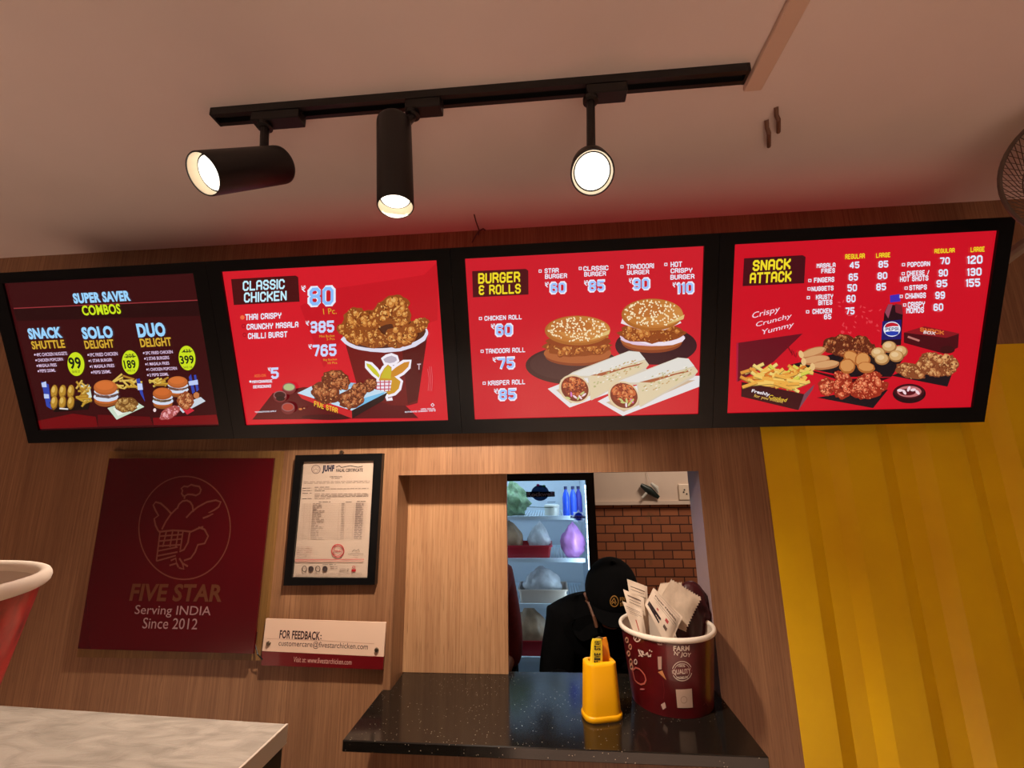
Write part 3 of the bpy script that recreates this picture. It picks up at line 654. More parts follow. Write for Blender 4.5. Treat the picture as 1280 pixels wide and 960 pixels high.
# --- board 3
g = layer(2, 570, 290, 3.84, -.045, .0005)
g.ell(560, 640, 226, 92, (66, 34, 34), n=48); g.ell(960, 545, 196, 92, (58, 22, 30), n=48); g.ell(560, 634, 205, 78, (76, 44, 42), n=48)
done(g, 'serving_plates_picture', 2)
g = layer(2, 570, 290, 3.84, -.045, .0008)
for (x, y, wd, h, low) in ((583, 520, 330, 250, 0), (940, 448, 308, 270, 1)):
    g = layer(2, 570, 290, 3.84, -.045, .0008)
    g.ell(x, y+h*.30, wd*.47, h*.19, (142, 66, 34), n=40); g.ell(x, y+h*.25, wd*.49, h*.19, (176, 96, 50), n=40)
    if low: g.ell(x, y+h*.2, wd*.50, h*.17, (230, 200, 220), n=40, j=.05); g.ell(x+40, y+h*.24, wd*.38, h*.12, (242, 226, 236), n=30, j=.1)
    g.chicken(x, y+h*.13, wd*.505, h*.185, (170, 86, 34), (120, 54, 20), (212, 136, 62), n=120)
    if low: g.poly([(x-150, y-10), (x-60, y+20), (x+60, y+22), (x+140, y-12), (x+120, y-40), (x-140, y-40)], (240, 222, 226))
    else:
        g.ell(x+4, y+4, wd*.475, h*.11, (146, 66, 26), n=40, j=.06); g.poly([(x+40, y+5), (x+150, y-15), (x+130, y-32), (x+30, y-15)], (150, 166, 60))
    g.ell(x, y-h*.19, wd*.475, h*.285, (176, 104, 42), n=48); g.ell(x+6, y-h*.21, wd*.455, h*.255, (196, 122, 54), n=48); g.ell(x+35, y-h*.19, wd*.37, h*.19, (206, 136, 66), n=40); g.ell(x-30, y-h*.28, wd*.30, h*.13, (190, 112, 50), n=36)
    g.poly([(x+60, y-2), (x+150, y-30), (x+155, y-52), (x+100, y-25)], (226, 190, 120))
    for i in range(150):
        t, q = rnd.random()*6.283, math.sqrt(rnd.random())*.94
        g.ell(x+wd*.46*q*math.cos(t), y-h*.215+h*.25*q*math.sin(t), 5.5, 3.4, (252, 232, 190), rot=rnd.random()*3, n=7)
    done(g, 'burger_picture', 2)
g = layer(2, 570, 290, 3.84, -.045, .0014)
for ox, oy, pp in ((0, 0, [(440, 752), (560, 705), (850, 650), (930, 660), (760, 765), (545, 842)]), (235, 32, [(680, 812), (780, 760), (1040, 690), (1168, 690), (1166, 742), (800, 882)])):
    g = layer(2, 570, 290, 3.84, -.045, .0014 if ox == 0 else .0017); g.poly(pp, (230, 226, 226)); g.poly([(pp[0][0]+40, pp[0][1]+5), (pp[2][0], pp[2][1]+25), (pp[3][0]-20, pp[3][1]+20), (pp[-1][0]+5, pp[-1][1]-20)], (206, 178, 150))
    q = lambda *a: [(x+ox, y+oy) for x, y in a]
    g.poly(q((500, 712), (560, 672), (830, 570), (880, 575), (925, 635), (905, 665), (650, 808), (632, 700)), (214, 200, 178))
    g.poly(q((530, 690), (830, 572), (880, 576), (908, 610), (640, 690)), (226, 222, 214)); g.poly(q((640, 692), (905, 615), (925, 640), (645, 806)), (222, 204, 168))
    g.poly(q((645, 688), (760, 662), (875, 640), (900, 626), (700, 690)), (170, 92, 56))
    for i in range(60):
        a = rnd.random(); b_ = rnd.random(); g.ell(ox+660+a*230, oy+690-a*70+(b_-.3)*90*(1-a*.5), 6, 2.6, rnd.choice([(196, 156, 100), (238, 232, 220), (180, 176, 120)]), rot=-.4, n=6)
    g.ell(568+ox, 752+oy, 76, 66, (226, 200, 160), rot=.5, n=40); g.ell(570+ox, 752+oy, 68, 58, (120, 44, 24), rot=.5, n=40)
    g.chicken(570+ox, 745+oy, 60, 48, (176, 70, 34), (104, 30, 18), (216, 120, 66), n=70, rot=.5)
    for i in range(7): g.ell(ox+rnd.uniform(530, 615), oy+rnd.uniform(770, 800), 13, 5, rnd.choice([(214, 120, 190), (240, 214, 220), (196, 196, 120)]), rot=rnd.random()*3, n=8)
    done(g, 'wrap_picture', 2)
g = layer(2, 570, 290, 3.84, -.05, .0021)
g.poly([(78, 188), (335, 177), (347, 186), (348, 300), (82, 314)], (80, 18, 22)); done(g, 'title_plate', 2)
g = layer(2, 570, 290, 3.84, -.04, .0025)
YE = (246, 222, 40)
g.t('BURGER', 107, 191, 308, 248, YE, .02); g.t('& ROLLS', 110, 249, 311, 302, YE, .02); done(g, 'title_lettering', 2)
PB = (160, 196, 252)
def price(q, s_, x0, y0, x1, y1):
    q.t(s_, x0-4, y0-4, x1+4, y1+4, (240, 236, 250), .09); q.a.h += 4e-5; q.t(s_, x0+2, y0+3, x1-2, y1-3, PB, .04)
for lines, bx, rp, pr, num in (((('STAR', 425, 173, 493, 198), ('BURGER', 427, 199, 533, 225)), (404, 188), (427, 240, 446, 266), (452, 240, 527, 296), '60'),
        ((('CLASSIC', 611, 161, 731, 188), ('BURGER', 615, 189, 719, 214)), (596, 175), (614, 232, 633, 258), (636, 231, 713, 287), '85'),
        ((('TANDOORI', 818, 151, 949, 179), ('BURGER', 820, 181, 926, 206)), (796, 167), (829, 221, 844, 246), (848, 221, 928, 278), '90'),
        ((('HOT', 1029, 142, 1084, 169), ('CRISPY', 1029, 172, 1133, 198), ('BURGER', 1028, 202, 1143, 229)), (1006, 156), (1038, 241, 1055, 266), (1059, 241, 1139, 298), '110'),
        ((('CHICKEN ROLL', 137, 397, 316, 425),), (118, 415), (169, 440, 189, 466), (191, 441, 271, 500), '60'),
        ((('TANDOORI ROLL', 142, 554, 332, 583),), (126, 572), (177, 600, 197, 625), (201, 600, 281, 658), '75'),
        ((('KRISPER ROLL', 154, 707, 332, 736),), (136, 725), (184, 751, 204, 776), (206, 751, 289, 808), '85')):
    g = layer(2, 570, 290, 3.84, -.04, .0025)
    for s_, a, b_, c, d in lines: g.t(s_, a, b_, c, d, WH, .015)
    g.ring(bx[0], bx[1], 8, 8, 4.5, WH, n=4, rot=.785); rupee(g, *rp, WH); price(g, num, *pr); done(g, 'menu_item_lettering', 2)

# --- board 4
g = layer(3, 890, 270, 3.282, -.05, .0005)
g.poly([(108, 520), (372, 482), (250, 600), (105, 680)], (104, 10, 28)); g.poly([(320, 610), (520, 560), (800, 560), (735, 660), (560, 660)], (26, 16, 22)); g.poly([(330, 615), (560, 668), (735, 662), (700, 675), (560, 685)], (60, 10, 16))
g.poly([(430, 745), (520, 730), (722, 712), (660, 788)], (26, 16, 22)); g.poly([(735, 655), (800, 630), (985, 645), (965, 700)], (30, 18, 24))
g.poly([(100, 520), (108, 520), (105, 680), (100, 680)], (170, 20, 60))
done(g, 'serving_trays_picture', 3)
g = layer(3, 890, 270, 3.282, -.05, .0009)
# bottle
g.poly([(706, 395), (720, 365), (778, 365), (782, 400), (774, 530), (692, 530)], (40, 12, 22)); g.poly([(708, 395), (722, 362), (740, 362), (722, 420)], (150, 70, 90)); g.poly([(750, 360), (778, 365), (782, 405), (752, 395)], (120, 34, 46))
g.poly([(729, 326), (768, 320), (772, 350), (730, 355)], (64, 44, 180)); g.poly([(698, 432), (776, 425), (774, 505), (693, 508)], (34, 26, 100))
g.ring(737, 464, 33, 29, 4, (232, 232, 246), n=32); g.ell(737, 450, 27, 12, (196, 26, 44)); g.ell(737, 480, 27, 11, (40, 60, 170)); g.poly([(706, 458), (740, 452), (768, 452), (766, 474), (735, 472), (708, 476)], (236, 236, 246)); g.t('PEPSI', 711, 456, 763, 471, (24, 30, 90), .03)
done(g, 'cola_bottle_picture', 3); g = layer(3, 890, 270, 3.282, -.05, .0009)
# snack box
g.poly([(786, 478), (870, 452), (1012, 482), (1008, 540), (950, 565), (786, 520)], (74, 10, 18)); g.poly([(786, 478), (870, 452), (1015, 482), (960, 500)], (140, 22, 30)); g.t('SNACK', 852, 458, 950, 486, (226, 120, 50), .03, sl=.15); g.t('BOX', 865, 470, 915, 488, (236, 220, 220), .03, sl=.12); g.stroke([(802, 495), (850, 512)], 8, (196, 120, 110))
g.ell(965, 548, 30, 16, (60, 14, 16))
done(g, 'snack_box_picture', 3); g = layer(3, 890, 270, 3.282, -.05, .0009)
CH = dict(base=(150, 74, 34), dark=(92, 36, 18), lite=(206, 130, 66))
for x, y, rx, ry, ro in ((500, 530, 46, 36, 0), (545, 510, 44, 24, .2), (540, 545, 56, 32, 0), (605, 520, 40, 30, 0), (600, 550, 40, 26, .2), (640, 545, 30, 24, 0)): g.chicken(x, y, rx, ry, (122, 52, 28), (72, 26, 16), (176, 96, 52), n=44, rot=ro)
for x, y, rx, ry, ro in ((408, 560, 56, 20, -.3), (420, 590, 58, 20, -.12), (458, 610, 60, 19, -.12)):
    g.ell(x, y, rx, ry, (186, 120, 74), rot=ro, j=.06); g.ell(x, y-3, rx*.9, ry*.7, (214, 160, 108), rot=ro, j=.08); g.ell(x-rx*.85, y+rx*.12, 10, ry*.8, (232, 190, 130), rot=ro)
for x, y, rx, ry, ro in ((565, 580, 34, 28, .5), (548, 615, 32, 32, 0), (610, 590, 32, 32, -.6), (625, 620, 36, 23, .1)):
    g.ell(x, y, rx, ry, (176, 100, 46), rot=ro, j=.1); g.ell(x, y-3, rx*.85, ry*.75, (214, 146, 82), rot=ro, j=.12)
for x, y in ((675, 562), (765, 555), (720, 536), (748, 574), (690, 586)):
    g.ell(x, y, 30, 24, (168, 116, 66)); g.ell(x-2, y-3, 26, 20, (216, 170, 112)); g.ell(x-6, y-7, 15, 10, (232, 196, 146))
done(g, 'snack_platter_picture', 3); g = layer(3, 890, 270, 3.282, -.05, .0009)
for x, y, rx, ry, ro in ((905, 598, 56, 40, .3), (960, 610, 46, 44, .3), (812, 636, 66, 30, .25), (890, 622, 66, 32, .3)): g.chicken(x, y, rx, ry, (166, 92, 50), (106, 50, 28), (216, 156, 98), n=64, rot=ro)
done(g, 'chicken_strips_picture', 3); g = layer(3, 890, 270, 3.282, -.05, .0009)
for x, y, rx, ry, ro in ((470, 700, 36, 36, .3), (535, 695, 40, 54, .2), (520, 655, 26, 20, .4), (630, 672, 62, 28, -.4), (640, 710, 76, 36, -.3), (600, 705, 40, 30, 0)): g.chicken(x, y, rx, ry, (186, 60, 34), (120, 28, 18), (236, 130, 90), n=64, rot=ro)
done(g, 'chicken_wings_picture', 3); g = layer(3, 890, 270, 3.282, -.05, .0009)
g.ell(808, 728, 68, 40, (40, 10, 16), n=36); g.ell(808, 720, 62, 30, (70, 14, 22), n=36); g.ell(808, 720, 50, 23, (196, 110, 110), n=30); g.ell(800, 722, 34, 14, (90, 16, 26), n=24)
for k in range(5): g.ell(770+k*18, 715+8*math.sin(k*2), 12, 6, (244, 214, 220), rot=k, n=10)
done(g, 'dip_bowl_picture', 3); g = layer(3, 890, 270, 3.282, -.05, .0009)
# fries box
g.fries(150, 395, 625, 700, 62, 92, 13, [(226, 150, 60), (240, 186, 84), (214, 120, 40), (240, 210, 120), (236, 196, 96), (216, 206, 80)], .7)
g.poly([(120, 680), (240, 702), (376, 730), (352, 796), (118, 740)], (62, 12, 18)); g.poly([(376, 730), (418, 690), (410, 712), (352, 796)], (120, 70, 84))
g.fries(150, 350, 655, 700, 16, 80, 13, [(236, 170, 70), (246, 200, 100)], .35)
g.t('Freshly', 158, 710, 232, 740, (240, 230, 236), .03, sl=.22); g.t('Cooked', 228, 732, 300, 760, (240, 200, 60), .01, sl=.22, shear=.2); g.t('for you instant', 168, 733, 286, 766, (236, 190, 90), .01, sl=.22)
done(g, 'fries_box_picture', 3); g = layer(3, 890, 270, 3.282, -.05, .0009)
for k in range(34):
    x, y = rnd.uniform(520, 690), rnd.uniform(350, 480); g.ell(x, y, 7, 3, (226, 60, 70), rot=rnd.random()*3, n=6)
for k in range(6): g.stroke([(300+k*9+rnd.randint(-8, 8), 530+k*6), (318+rnd.randint(-6, 6)+k*4, 560+k*4)], 3, (120, 8, 20))
done(g, 'spice_flakes_picture', 3)
g = layer(3, 890, 270, 3.282, -.05, .0021)
g.poly([(130, 174), (370, 161), (382, 168), (376, 276), (124, 288)], (70, 10, 20)); done(g, 'title_plate', 3)
g = layer(3, 890, 270, 3.282, -.05, .0025)
g.t('SNACK', 164, 175, 319, 226, YE, .04, shear=.06); g.t('ATTACK', 152, 226, 322, 277, YE, .04, shear=.06)
done(g, 'title_lettering', 3); g = layer(3, 890, 270, 3.282, -.05, .0025)
for s_, a, b_, c, d in (('Crispy', 160, 372, 273, 425), ('Crunchy', 176, 405, 322, 455), ('Yummy', 198, 438, 330, 490)): g.t(s_, a, b_, c, d, (246, 214, 230), .004, sl=-.26, shear=.35)
done(g, 'slogan_lettering', 3); g = layer(3, 890, 270, 3.282, -.05, .0025)
g.t('REGULAR', 544, 154, 624, 178, YE, .03); g.t('LARGE', 670, 150, 728, 172, YE, .03); g.t('REGULAR', 909, 132, 992, 154, YE, .03); g.t('LARGE', 1057, 126, 1114, 149, YE, .03)
done(g, 'column_headings', 3); g = layer(3, 890, 270, 3.282, -.05, .0025)
for s_, a, b_, c, d in (('MASALA', 427, 192, 504, 214), ('FRIES', 446, 214, 502, 236), ('FINGERS', 416, 250, 499, 274), ('NUGGETS', 406, 286, 496, 309), ('KRUSTY', 424, 320, 494, 343), ('BITES', 434, 343, 491, 366), ('CHICKEN', 410, 378, 489, 402), ('65', 457, 402, 487, 424),
                        ('POPCORN', 798, 186, 891, 210), ('CHEESE /', 796, 222, 888, 246), ('HOT SHOTS', 768, 244, 884, 270), ('STRIPS', 806, 281, 878, 305), ('CHWINGS', 790, 314, 874, 340), ('CRISPY', 800, 350, 870, 376), ('MOMOS', 794, 373, 866, 400)):
    g = layer(3, 890, 270, 3.282, -.05, .0025); g.t(s_, a, b_, c, d, WH, .04); done(g, 'snack_name', 3)
g = layer(3, 890, 270, 3.282, -.05, .0025)
for x, y in ((399, 265), (396, 299), (393, 335), (390, 393), (782, 200), (781, 237), (793, 296), (773, 330), (787, 365)): g.ring(x, y, 7, 7, 4, WH, n=4, rot=.785)
done(g, 'item_markers', 3); g = layer(3, 890, 270, 3.282, -.05, .0025)
for s_, a, b_, c, d in (('45', 562, 187, 602, 216), ('65', 558, 235, 596, 266), ('50', 553, 279, 592, 310), ('60', 549, 323, 586, 355), ('75', 545, 374, 582, 405), ('85', 680, 183, 720, 213), ('80', 676, 230, 716, 260), ('85', 671, 275, 711, 306),
                        ('70', 932, 169, 972, 200), ('90', 926, 218, 964, 249), ('95', 917, 261, 962, 293), ('99', 912, 309, 952, 341), ('60', 905, 358, 945, 390), ('120', 1042, 161, 1106, 198), ('130', 1042, 212, 1102, 247), ('155', 1037, 256, 1096, 292)):
    g = layer(3, 890, 270, 3.282, -.05, .0025); g.t(s_, a, b_, c, d, (226, 234, 255), .05); done(g, 'snack_price', 3)
g = layer(3, 890, 270, 3.282, -.05, .0025)
for x, y in ((578, 269), (572, 312), (568, 358), (564, 408), (697, 263), (690, 308), (942, 296), (935, 344), (928, 393)): g.stroke([(x-9, y), (x+9, y-1)], 1.5, (236, 130, 140))
done(g, 'price_underlines', 3)

# ================================================================== WALL SIGNS
def wallpm(yp, loc):
    """photo pixels on the plane y = yp, as (x, z) about loc"""
    return lambda x, y: ((lambda p: (p.x-loc[0], p.z-loc[2]))(at(x, y, 1, yp)))
def wfm(dy): return lambda u, v, h: Vector((u, dy-h, v))
def quad(px, yp, loc): return [at(x, y, 1, yp)-Vector(loc) for x, y in px]
# red shop sign
loc = (at(225, 690, 1, YW).x, YW, at(225, 820, 1, YW).z)
S = thing('shop_sign', 'dark red square sign with a circled bird emblem on an oak backing', 'sign', loc)
bm = bmesh.new(); prism(bm, quad([(136.4, 564.2), (352, 564), (327.6, 825.7), (95.6, 821.5)], YW-.014, loc), (0, .0135, 0)); obj('backing_board', bm, WOODD, S)
PY = YW-.040
bm = bmesh.new(); prism(bm, quad([(136.4, 573), (342.5, 572.5), (316.4, 817.3), (97, 811)], PY, loc), (0, .006, 0)); obj('red_panel', bm, SIGNR, S)
for x, y in ((150, 590), (325, 590), (308, 800), (112, 797)):
    p = at(x, y, 1, PY)-Vector(loc); bm = bmesh.new(); lathe(bm, [(.006, -.001), (.006, .022)], p+Vector((0, .006, 0)), (0, 1, 0), 12); obj('standoff', bm, STEEL, S)
g = Crop(Art(wallpm(PY, loc), wfm(PY-loc[1]), .0004), 90, 560, 3.556, .0)
EM = (112, 60, 46)
g.ring(501, 355, 203, 229, 5, EM, n=72, rot=.06)
def path(*q, w_=7): g.stroke(q, w_, EM)
path((497, 215), (488, 203), (492, 188), (486, 180), (498, 170), (515, 172), (530, 163), (548, 168), (566, 171), (574, 186), (568, 202), (552, 211), (535, 207), (515, 206), (502, 213), (500, 226))
path((468, 270), (476, 250), (492, 236), (510, 233), (526, 240), (536, 256), (540, 284))
path((400, 362), (418, 326), (440, 294), (466, 268)); path((440, 290), (420, 268), (395, 246), (372, 240), (362, 254), (372, 278), (385, 300), (366, 314), (372, 344), (384, 368))
path((508, 310), (530, 286), (560, 262), (600, 240), (640, 232), (662, 240), (652, 262), (632, 276), (608, 288), (628, 292), (604, 304), (582, 312))
path((384, 370), (394, 372), (446, 366), (494, 368), (530, 372), (560, 358), (584, 350)); path((562, 352), (590, 362), (606, 392), (590, 424), (560, 430), (548, 462), (528, 490), (498, 500)); path((524, 376), (516, 420), (498, 452), (478, 460))
for a in ((392, 372, 376, 502), (420, 372, 404, 440), (448, 370, 436, 440), (474, 370, 462, 440), (494, 370, 482, 452)): path((a[0], a[1]), (a[2], a[3]), w_=6)
for a in ((390, 392, 490, 384), (386, 414, 486, 404), (382, 436, 482, 430), (380, 458, 470, 440), (378, 480, 470, 462), (376, 502, 462, 478)): path((a[0], a[1]), (a[2], a[3]), w_=6)
path((440, 500), (462, 490), (466, 512), (434, 522)); path((466, 512), (474, 530)); path((478, 490), (492, 512), (516, 526)); path((492, 512), (498, 538), (476, 532))
g.a.build('emblem', GLOSS_INK, S)
g = Crop(Art(wallpm(PY, loc), wfm(PY-loc[1]), .0004), 90, 560, 3.556, .02)
g.t('FIVE STAR', 254, 602, 664, 684, (96, 52, 30), .03, sl=.012, shear=.06)
g.t('Serving INDIA', 276, 698, 614, 756, (160, 126, 128), .0, sl=.02); g.t('Since 2012', 312, 754, 555, 806, (160, 126, 128), .0, sl=.02)
g.a.build('lettering', GLOSS_INK, S)
bm = bmesh.new(); tube(bm, [at(321, 790, 1, YW-.02)-Vector(loc), at(319, 806, 1, YW-.022)-Vector(loc), at(322, 818, 1, YW-.03)-Vector(loc), at(328, 824, 1, YW-.024)-Vector(loc), at(333, 829, 1, YW-.004)-Vector(loc)], .0016, 6)
obj('power_wire', bm, BLACKP, S)

# halal certificate in a black frame
loc = (at(418, 650, 1, YW).x, YW, at(418, 731, 1, YW).z); CY = YW-.02
C_ = thing('certificate_frame', 'black framed white certificate hanging beside the red sign', 'framed certificate', loc)
out = quad([(369.3, 569), (477.8, 566.6), (468.4, 731), (354.1, 732)], CY, loc); inn = quad([(378, 577), (467, 575.8), (459, 722.5), (364.5, 722)], CY, loc)
bm = bmesh.new()
for k in range(4): prism(bm, [out[k], out[(k+1) % 4], inn[(k+1) % 4], inn[k]], (0, .0195, 0))
bmesh.ops.remove_doubles(bm, verts=bm.verts, dist=1e-6); obj('frame', bm, BEZEL, C_)
PYc = CY+.008; a = Art(wallpm(PYc, loc), wfm(PYc-loc[1]), 0.0); bm = bmesh.new()
pin = [p+Vector((0, .008, 0)) for p in inn]; cc = sum(pin, Vector())/4; pin = [cc+(p-cc)*1.01 for p in pin]
prism(bm, pin, (0, .002, 0)); obj('paper', bm, mat('certificate_paper', (206, 188, 172), .6), C_)
g = Crop(Art(wallpm(PYc, loc), wfm(PYc-loc[1]), .0003), 350, 560, 5.336, -.012)
GR, DKI = (120, 104, 98), (40, 34, 42)
g.ring(240, 142, 28, 28, 4, (110, 92, 96)); g.ring(240, 142, 20, 20, 2, (150, 130, 124)); g.stroke([(226, 150), (240, 138), (254, 150)], 3, GR)
g.t('JUHF', 280, 114, 360, 170, (34, 38, 66), .06); g.stroke([(374, 128), (396, 118), (410, 130), (440, 124), (470, 118), (520, 128), (552, 122)], 5, DKI); g.t('HALAL CERTIFICATE', 374, 136, 552, 160, DKI, .03)
g.t('CERTIFICATE', 330, 187, 415, 197, (70, 56, 56), .02); g.t('OF HALAL', 344, 199, 400, 207, (70, 56, 56), .02)
def rows(x0, x1, ys, c=GR, wd=2.6, jag=True):
    for y in ys:
        xx = x0
        while xx < x1:
            l = rnd.uniform(14, 44); xe = min(x1, xx+l); g.stroke([(xx, y-.012*(xx-x0)), (xe, y-.012*(xe-x0))], wd, c); xx = xe+rnd.uniform(4, 9)
rows(160, 600, (226, 236)); rows(150, 212, (268, 284, 302, 338), DKI); rows(232, 330, (262,), DKI); rows(232, 590, (274,), GR); rows(232, 300, (286,), DKI); rows(232, 590, (308, 318, 326), GR); rows(232, 340, (338,), GR)
rows(260, 340, (360,), DKI); rows(440, 485, (360,), DKI); rows(515, 580, (356,), DKI)
for k in range(25):
    y = 374+k*9.6; g.stroke([(150-k*1.3, y), (590-k*1.0, y-6)], 1.0, (176, 152, 138)); xs_ = 222-k*.6
    rows(xs_, xs_+rnd.choice([30, 50, 80, 60]), (y-3,), GR, 2.4); rows(412-k*.3, 432-k*.3, (y-4,), GR, 2.4); rows(508-k*.5, 560-k*.5, (y-5,), (110, 92, 96), 3.2)
for x, sh in ((168, 8), (208, 8), (400, 8), (440, 8), (498, 8)): g.stroke([(x, 370), (x-14, 612)], 1.0, (170, 146, 132))
rows(118, 220, (660, 672, 684, 696, 708, 720), (166, 130, 122), 2.2)
g.ring(390, 684, 40, 42, 7, (186, 66, 70)); g.ring(390, 684, 28, 30, 3, (186, 66, 70)); g.t('HALAL', 368, 676, 412, 692, (186, 66, 70), .02)
g.stroke([(484, 690), (500, 676), (512, 684), (528, 672), (534, 690)], 2.5, DKI); g.stroke([(458, 706), (560, 704)], 2, DKI); rows(490, 530, (716,), GR)
g.poly([(106, 740), (565, 738), (565, 744), (106, 748)], (196, 120, 112)); g.poly([(106, 752), (560, 750), (560, 755), (106, 758)], (196, 140, 128)); rows(288, 376, (776,), DKI)
for x, c in ((168, 0), (212, 1), (257, 2), (305, 1)):
    (g.ring(x, 804, 15, 18, 4, (70, 58, 58)) if c != 1 else g.ell(x, 804, 17, 19, (60, 50, 50)))
rows(340, 388, (792, 801), GR); rows(402, 466, (804, 812), GR); g.poly([(482, 806), (510, 806), (510, 822), (482, 822)], (170, 30, 40)); g.ring(496, 794, 9, 9, 3, (196, 90, 90)); rows(110, 560, (836, 843), (150, 128, 118), 1.6)
g.a.build('certificate_print', PRINT_INK, C_)
bm = bmesh.new(); gl = [p+Vector((0, .004, 0)) for p in inn]; prism(bm, gl, (0, .0015, 0)); obj('glass', bm, glass_mat('clear_glass', (.97, .96, .95), .03), C_)
bm = bmesh.new(); p = at(427, 565, 1, YW-.006)-Vector(loc); lathe(bm, [(.005, 0), (.005, .008)], p-Vector((0, .002, 0)), (0, 1, 0), 10); obj('hanging_nail', bm, STEEL, C_)

# feedback plate
loc = (at(404, 800, 1, YW).x, YW, at(404, 836, 1, YW).z); FY = YW-.024
Fd = thing('feedback_sign', 'cream and maroon feedback plate below the certificate', 'sign', loc)
q4 = quad([(332.4, 773.4), (482.4, 778.3), (479.6, 821), (327.7, 813.7)], FY, loc); q5 = quad([(327.7, 813.7), (479.6, 821), (478.6, 837), (326.3, 831.7)], FY, loc)
bm = bmesh.new(); prism(bm, q4, (0, .005, 0)); obj('cream_plate', bm, mat('cream_acrylic', (232, 200, 176), .3, coat=.3), Fd)
bm = bmesh.new(); prism(bm, q5, (0, .005, 0)); obj('maroon_band', bm, mat('maroon_acrylic', (104, 14, 20), .3, coat=.3), Fd)
for x, y in ((115, 312), (1075, 370)):
    p = at(320+x/7.11, 760+y/7.11, 1, FY)-Vector(loc); bm = bmesh.new()
    lathe(bm, [(.0048, .026), (.0048, 0), (.0055, -.001), (.0055, -.004), (.004, -.006)], p, (0, 1, 0), 14); obj('screw', bm, STEEL, Fd, True)
g = Crop(Art(wallpm(FY, loc), wfm(FY-loc[1]), .0003), 320, 760, 7.11, .035)
g.t('FOR FEEDBACK', 206, 196, 566, 284, (58, 30, 34), .03, sl=.045); g.ell(578, 245, 6, 6, (58, 30, 34), n=10); g.ell(577, 272, 6, 6, (58, 30, 34), n=10)
g.stroke([(100, 272), (600, 290), (1050, 318)], 2, (180, 130, 110)); g.t('customercare@fivestarchicken.com', 198, 286, 992, 378, (70, 40, 44), .0, sl=.042)
g.t('Visit at: www.fivestarchicken.com', 332, 434, 848, 502, (206, 160, 150), .0, sl=.05)
g.a.build('lettering', PRINT_INK, Fd)

# ================================================================== TRACK LIGHTS
YT0, YT1, ZT = .728, .760, ZC-.018
TX0, TX1 = at(262.8, 133, 2, ZC).x, at(934, 80, 2, ZC).x
T = thing('light_track', 'long black ceiling track carrying three spotlights', 'light track', ((TX0+TX1)/2, .744, ZC))
bm = bmesh.new(); xa, xb = TX0-T.location.x, TX1-T.location.x
box(bm, xa, xb, -.016, -.007, -.018, -.0005); box(bm, xa, xb, .007, .016, -.018, -.0005); box(bm, xa, xb, -.007, .007, -.006, -.0005)
bmesh.ops.remove_doubles(bm, verts=bm.verts, dist=1e-6); obj('rail', bm, BLACK, T)
for s_ in (xa, xb):
    bm = bmesh.new(); box(bm, s_-.002, s_+.004, -.0165, .0165, -.0185, -.0005, bev=.001); obj('end_cap', bm, BLACKP, T)
def spotlight(label, adx, pivot, rear, front, rad, energy, size, col=WARM, gimbal=None, throw=(0, 0, 0)):
    """adx: adapter span in x; pivot: neck top; rear, front: ends of the can's axis"""
    L_ = thing('track_spotlight', label, 'spotlight', (sum(adx)/2, .744, ZT), (0, 0, 0), 'black spotlights on the ceiling track'); o = L_.location
    bm = bmesh.new(); h = (adx[1]-adx[0])/2; box(bm, -h, h, -.015, .015, -.021, 0, bev=.002); box(bm, h*.98, h*1.08, -.006, .006, -.006, 0); obj('adapter', bm, BLACK, L_)
    bm = bmesh.new(); r, f = Vector(rear)-o, Vector(front)-o; ax = (f-r).normalized(); pv = Vector(pivot)-o
    nk = r+ax*(.05) if gimbal is None else Vector(gimbal)-o
    lathe(bm, [(.015, 0), (.015, .008), (.010, .010)], Vector((pv.x, pv.y, -.020)), (0, 0, -1), 18)
    tube(bm, [Vector((pv.x, pv.y, -.028)), Vector((pv.x, pv.y, -.034)).lerp(nk, .3), nk], .0085, 10); obj('neck', bm, BLACK, L_)
    ln = (f-r).length
    bm = bmesh.new(); lathe(bm, [(rad*.90, 0), (rad*.985, .004), (rad, .010), (rad, ln-.002), (rad*.975, ln), (rad*.93, ln), (rad*.93, ln-.024), (.001, ln-.024)], r, ax, 40, True, False); obj('housing', bm, BLACK, L_, True, 35)
    bm = bmesh.new(); lathe(bm, [(rad*.925, ln-.0015), (rad*.86, ln-.019)], r, ax, 40, False, False); obj('reflector_ring', bm, CHROME, L_, True)
    bm = bmesh.new(); lathe(bm, [(rad*.80, ln-.021), (rad*.78, ln-.018), (rad*.5, ln-.0165), (rad*.02, ln-.016)], r, ax, 36, True, True); obj('lens', bm, LENS, L_, True)
    p = Vector(front)+ax*.003
    l = light('spotlight_beam', 'SPOT', p, energy, col, aim=p+ax+Vector(throw), spot_size=size, spot_blend=.65, shadow_soft_size=rad*.7)
    l.parent = L_; l.location = p-o
    return L_
def along(r, fx, fy, ln, sgn=-1):
    """point on the pixel ray (fx, fy) at distance ln from r, on the camera's side"""
    d = Vector(ray(fx, fy)); C0 = Vector((0, 0, CAMZ)); d.normalize(); m_ = C0-Vector(r); b_ = d.dot(m_); c = m_.dot(m_)-ln*ln; D = b_*b_-c
    if D < 0: return C0+d*(-b_)
    return C0+d*(-b_+sgn*math.sqrt(D))
r1 = at(352, 206, 1, .748); f1 = along(r1, 253.5, 217.5, .185)
spotlight('black spotlight turned sideways to the left, hung near the track end', (at(318, 160, 1, .744).x, at(376, 165, 1, .744).x), at(330, 170, 1, .744), r1, f1, .036, 8, 1.8, gimbal=at(330, 192, 1, .748))
r2 = at(492.5, 152, 1, .722); f2 = at(494.5, 258.5, 1, .706)
spotlight('black spotlight pointing straight down in the middle of the track', (at(508, 150, 1, .744).x, at(552, 150, 1, .744).x), at(515, 160, 1, .744), r2, f2, .0335, 60, 1.95, gimbal=at(494, 165, 1, .722), throw=(-.15, .42, 0))
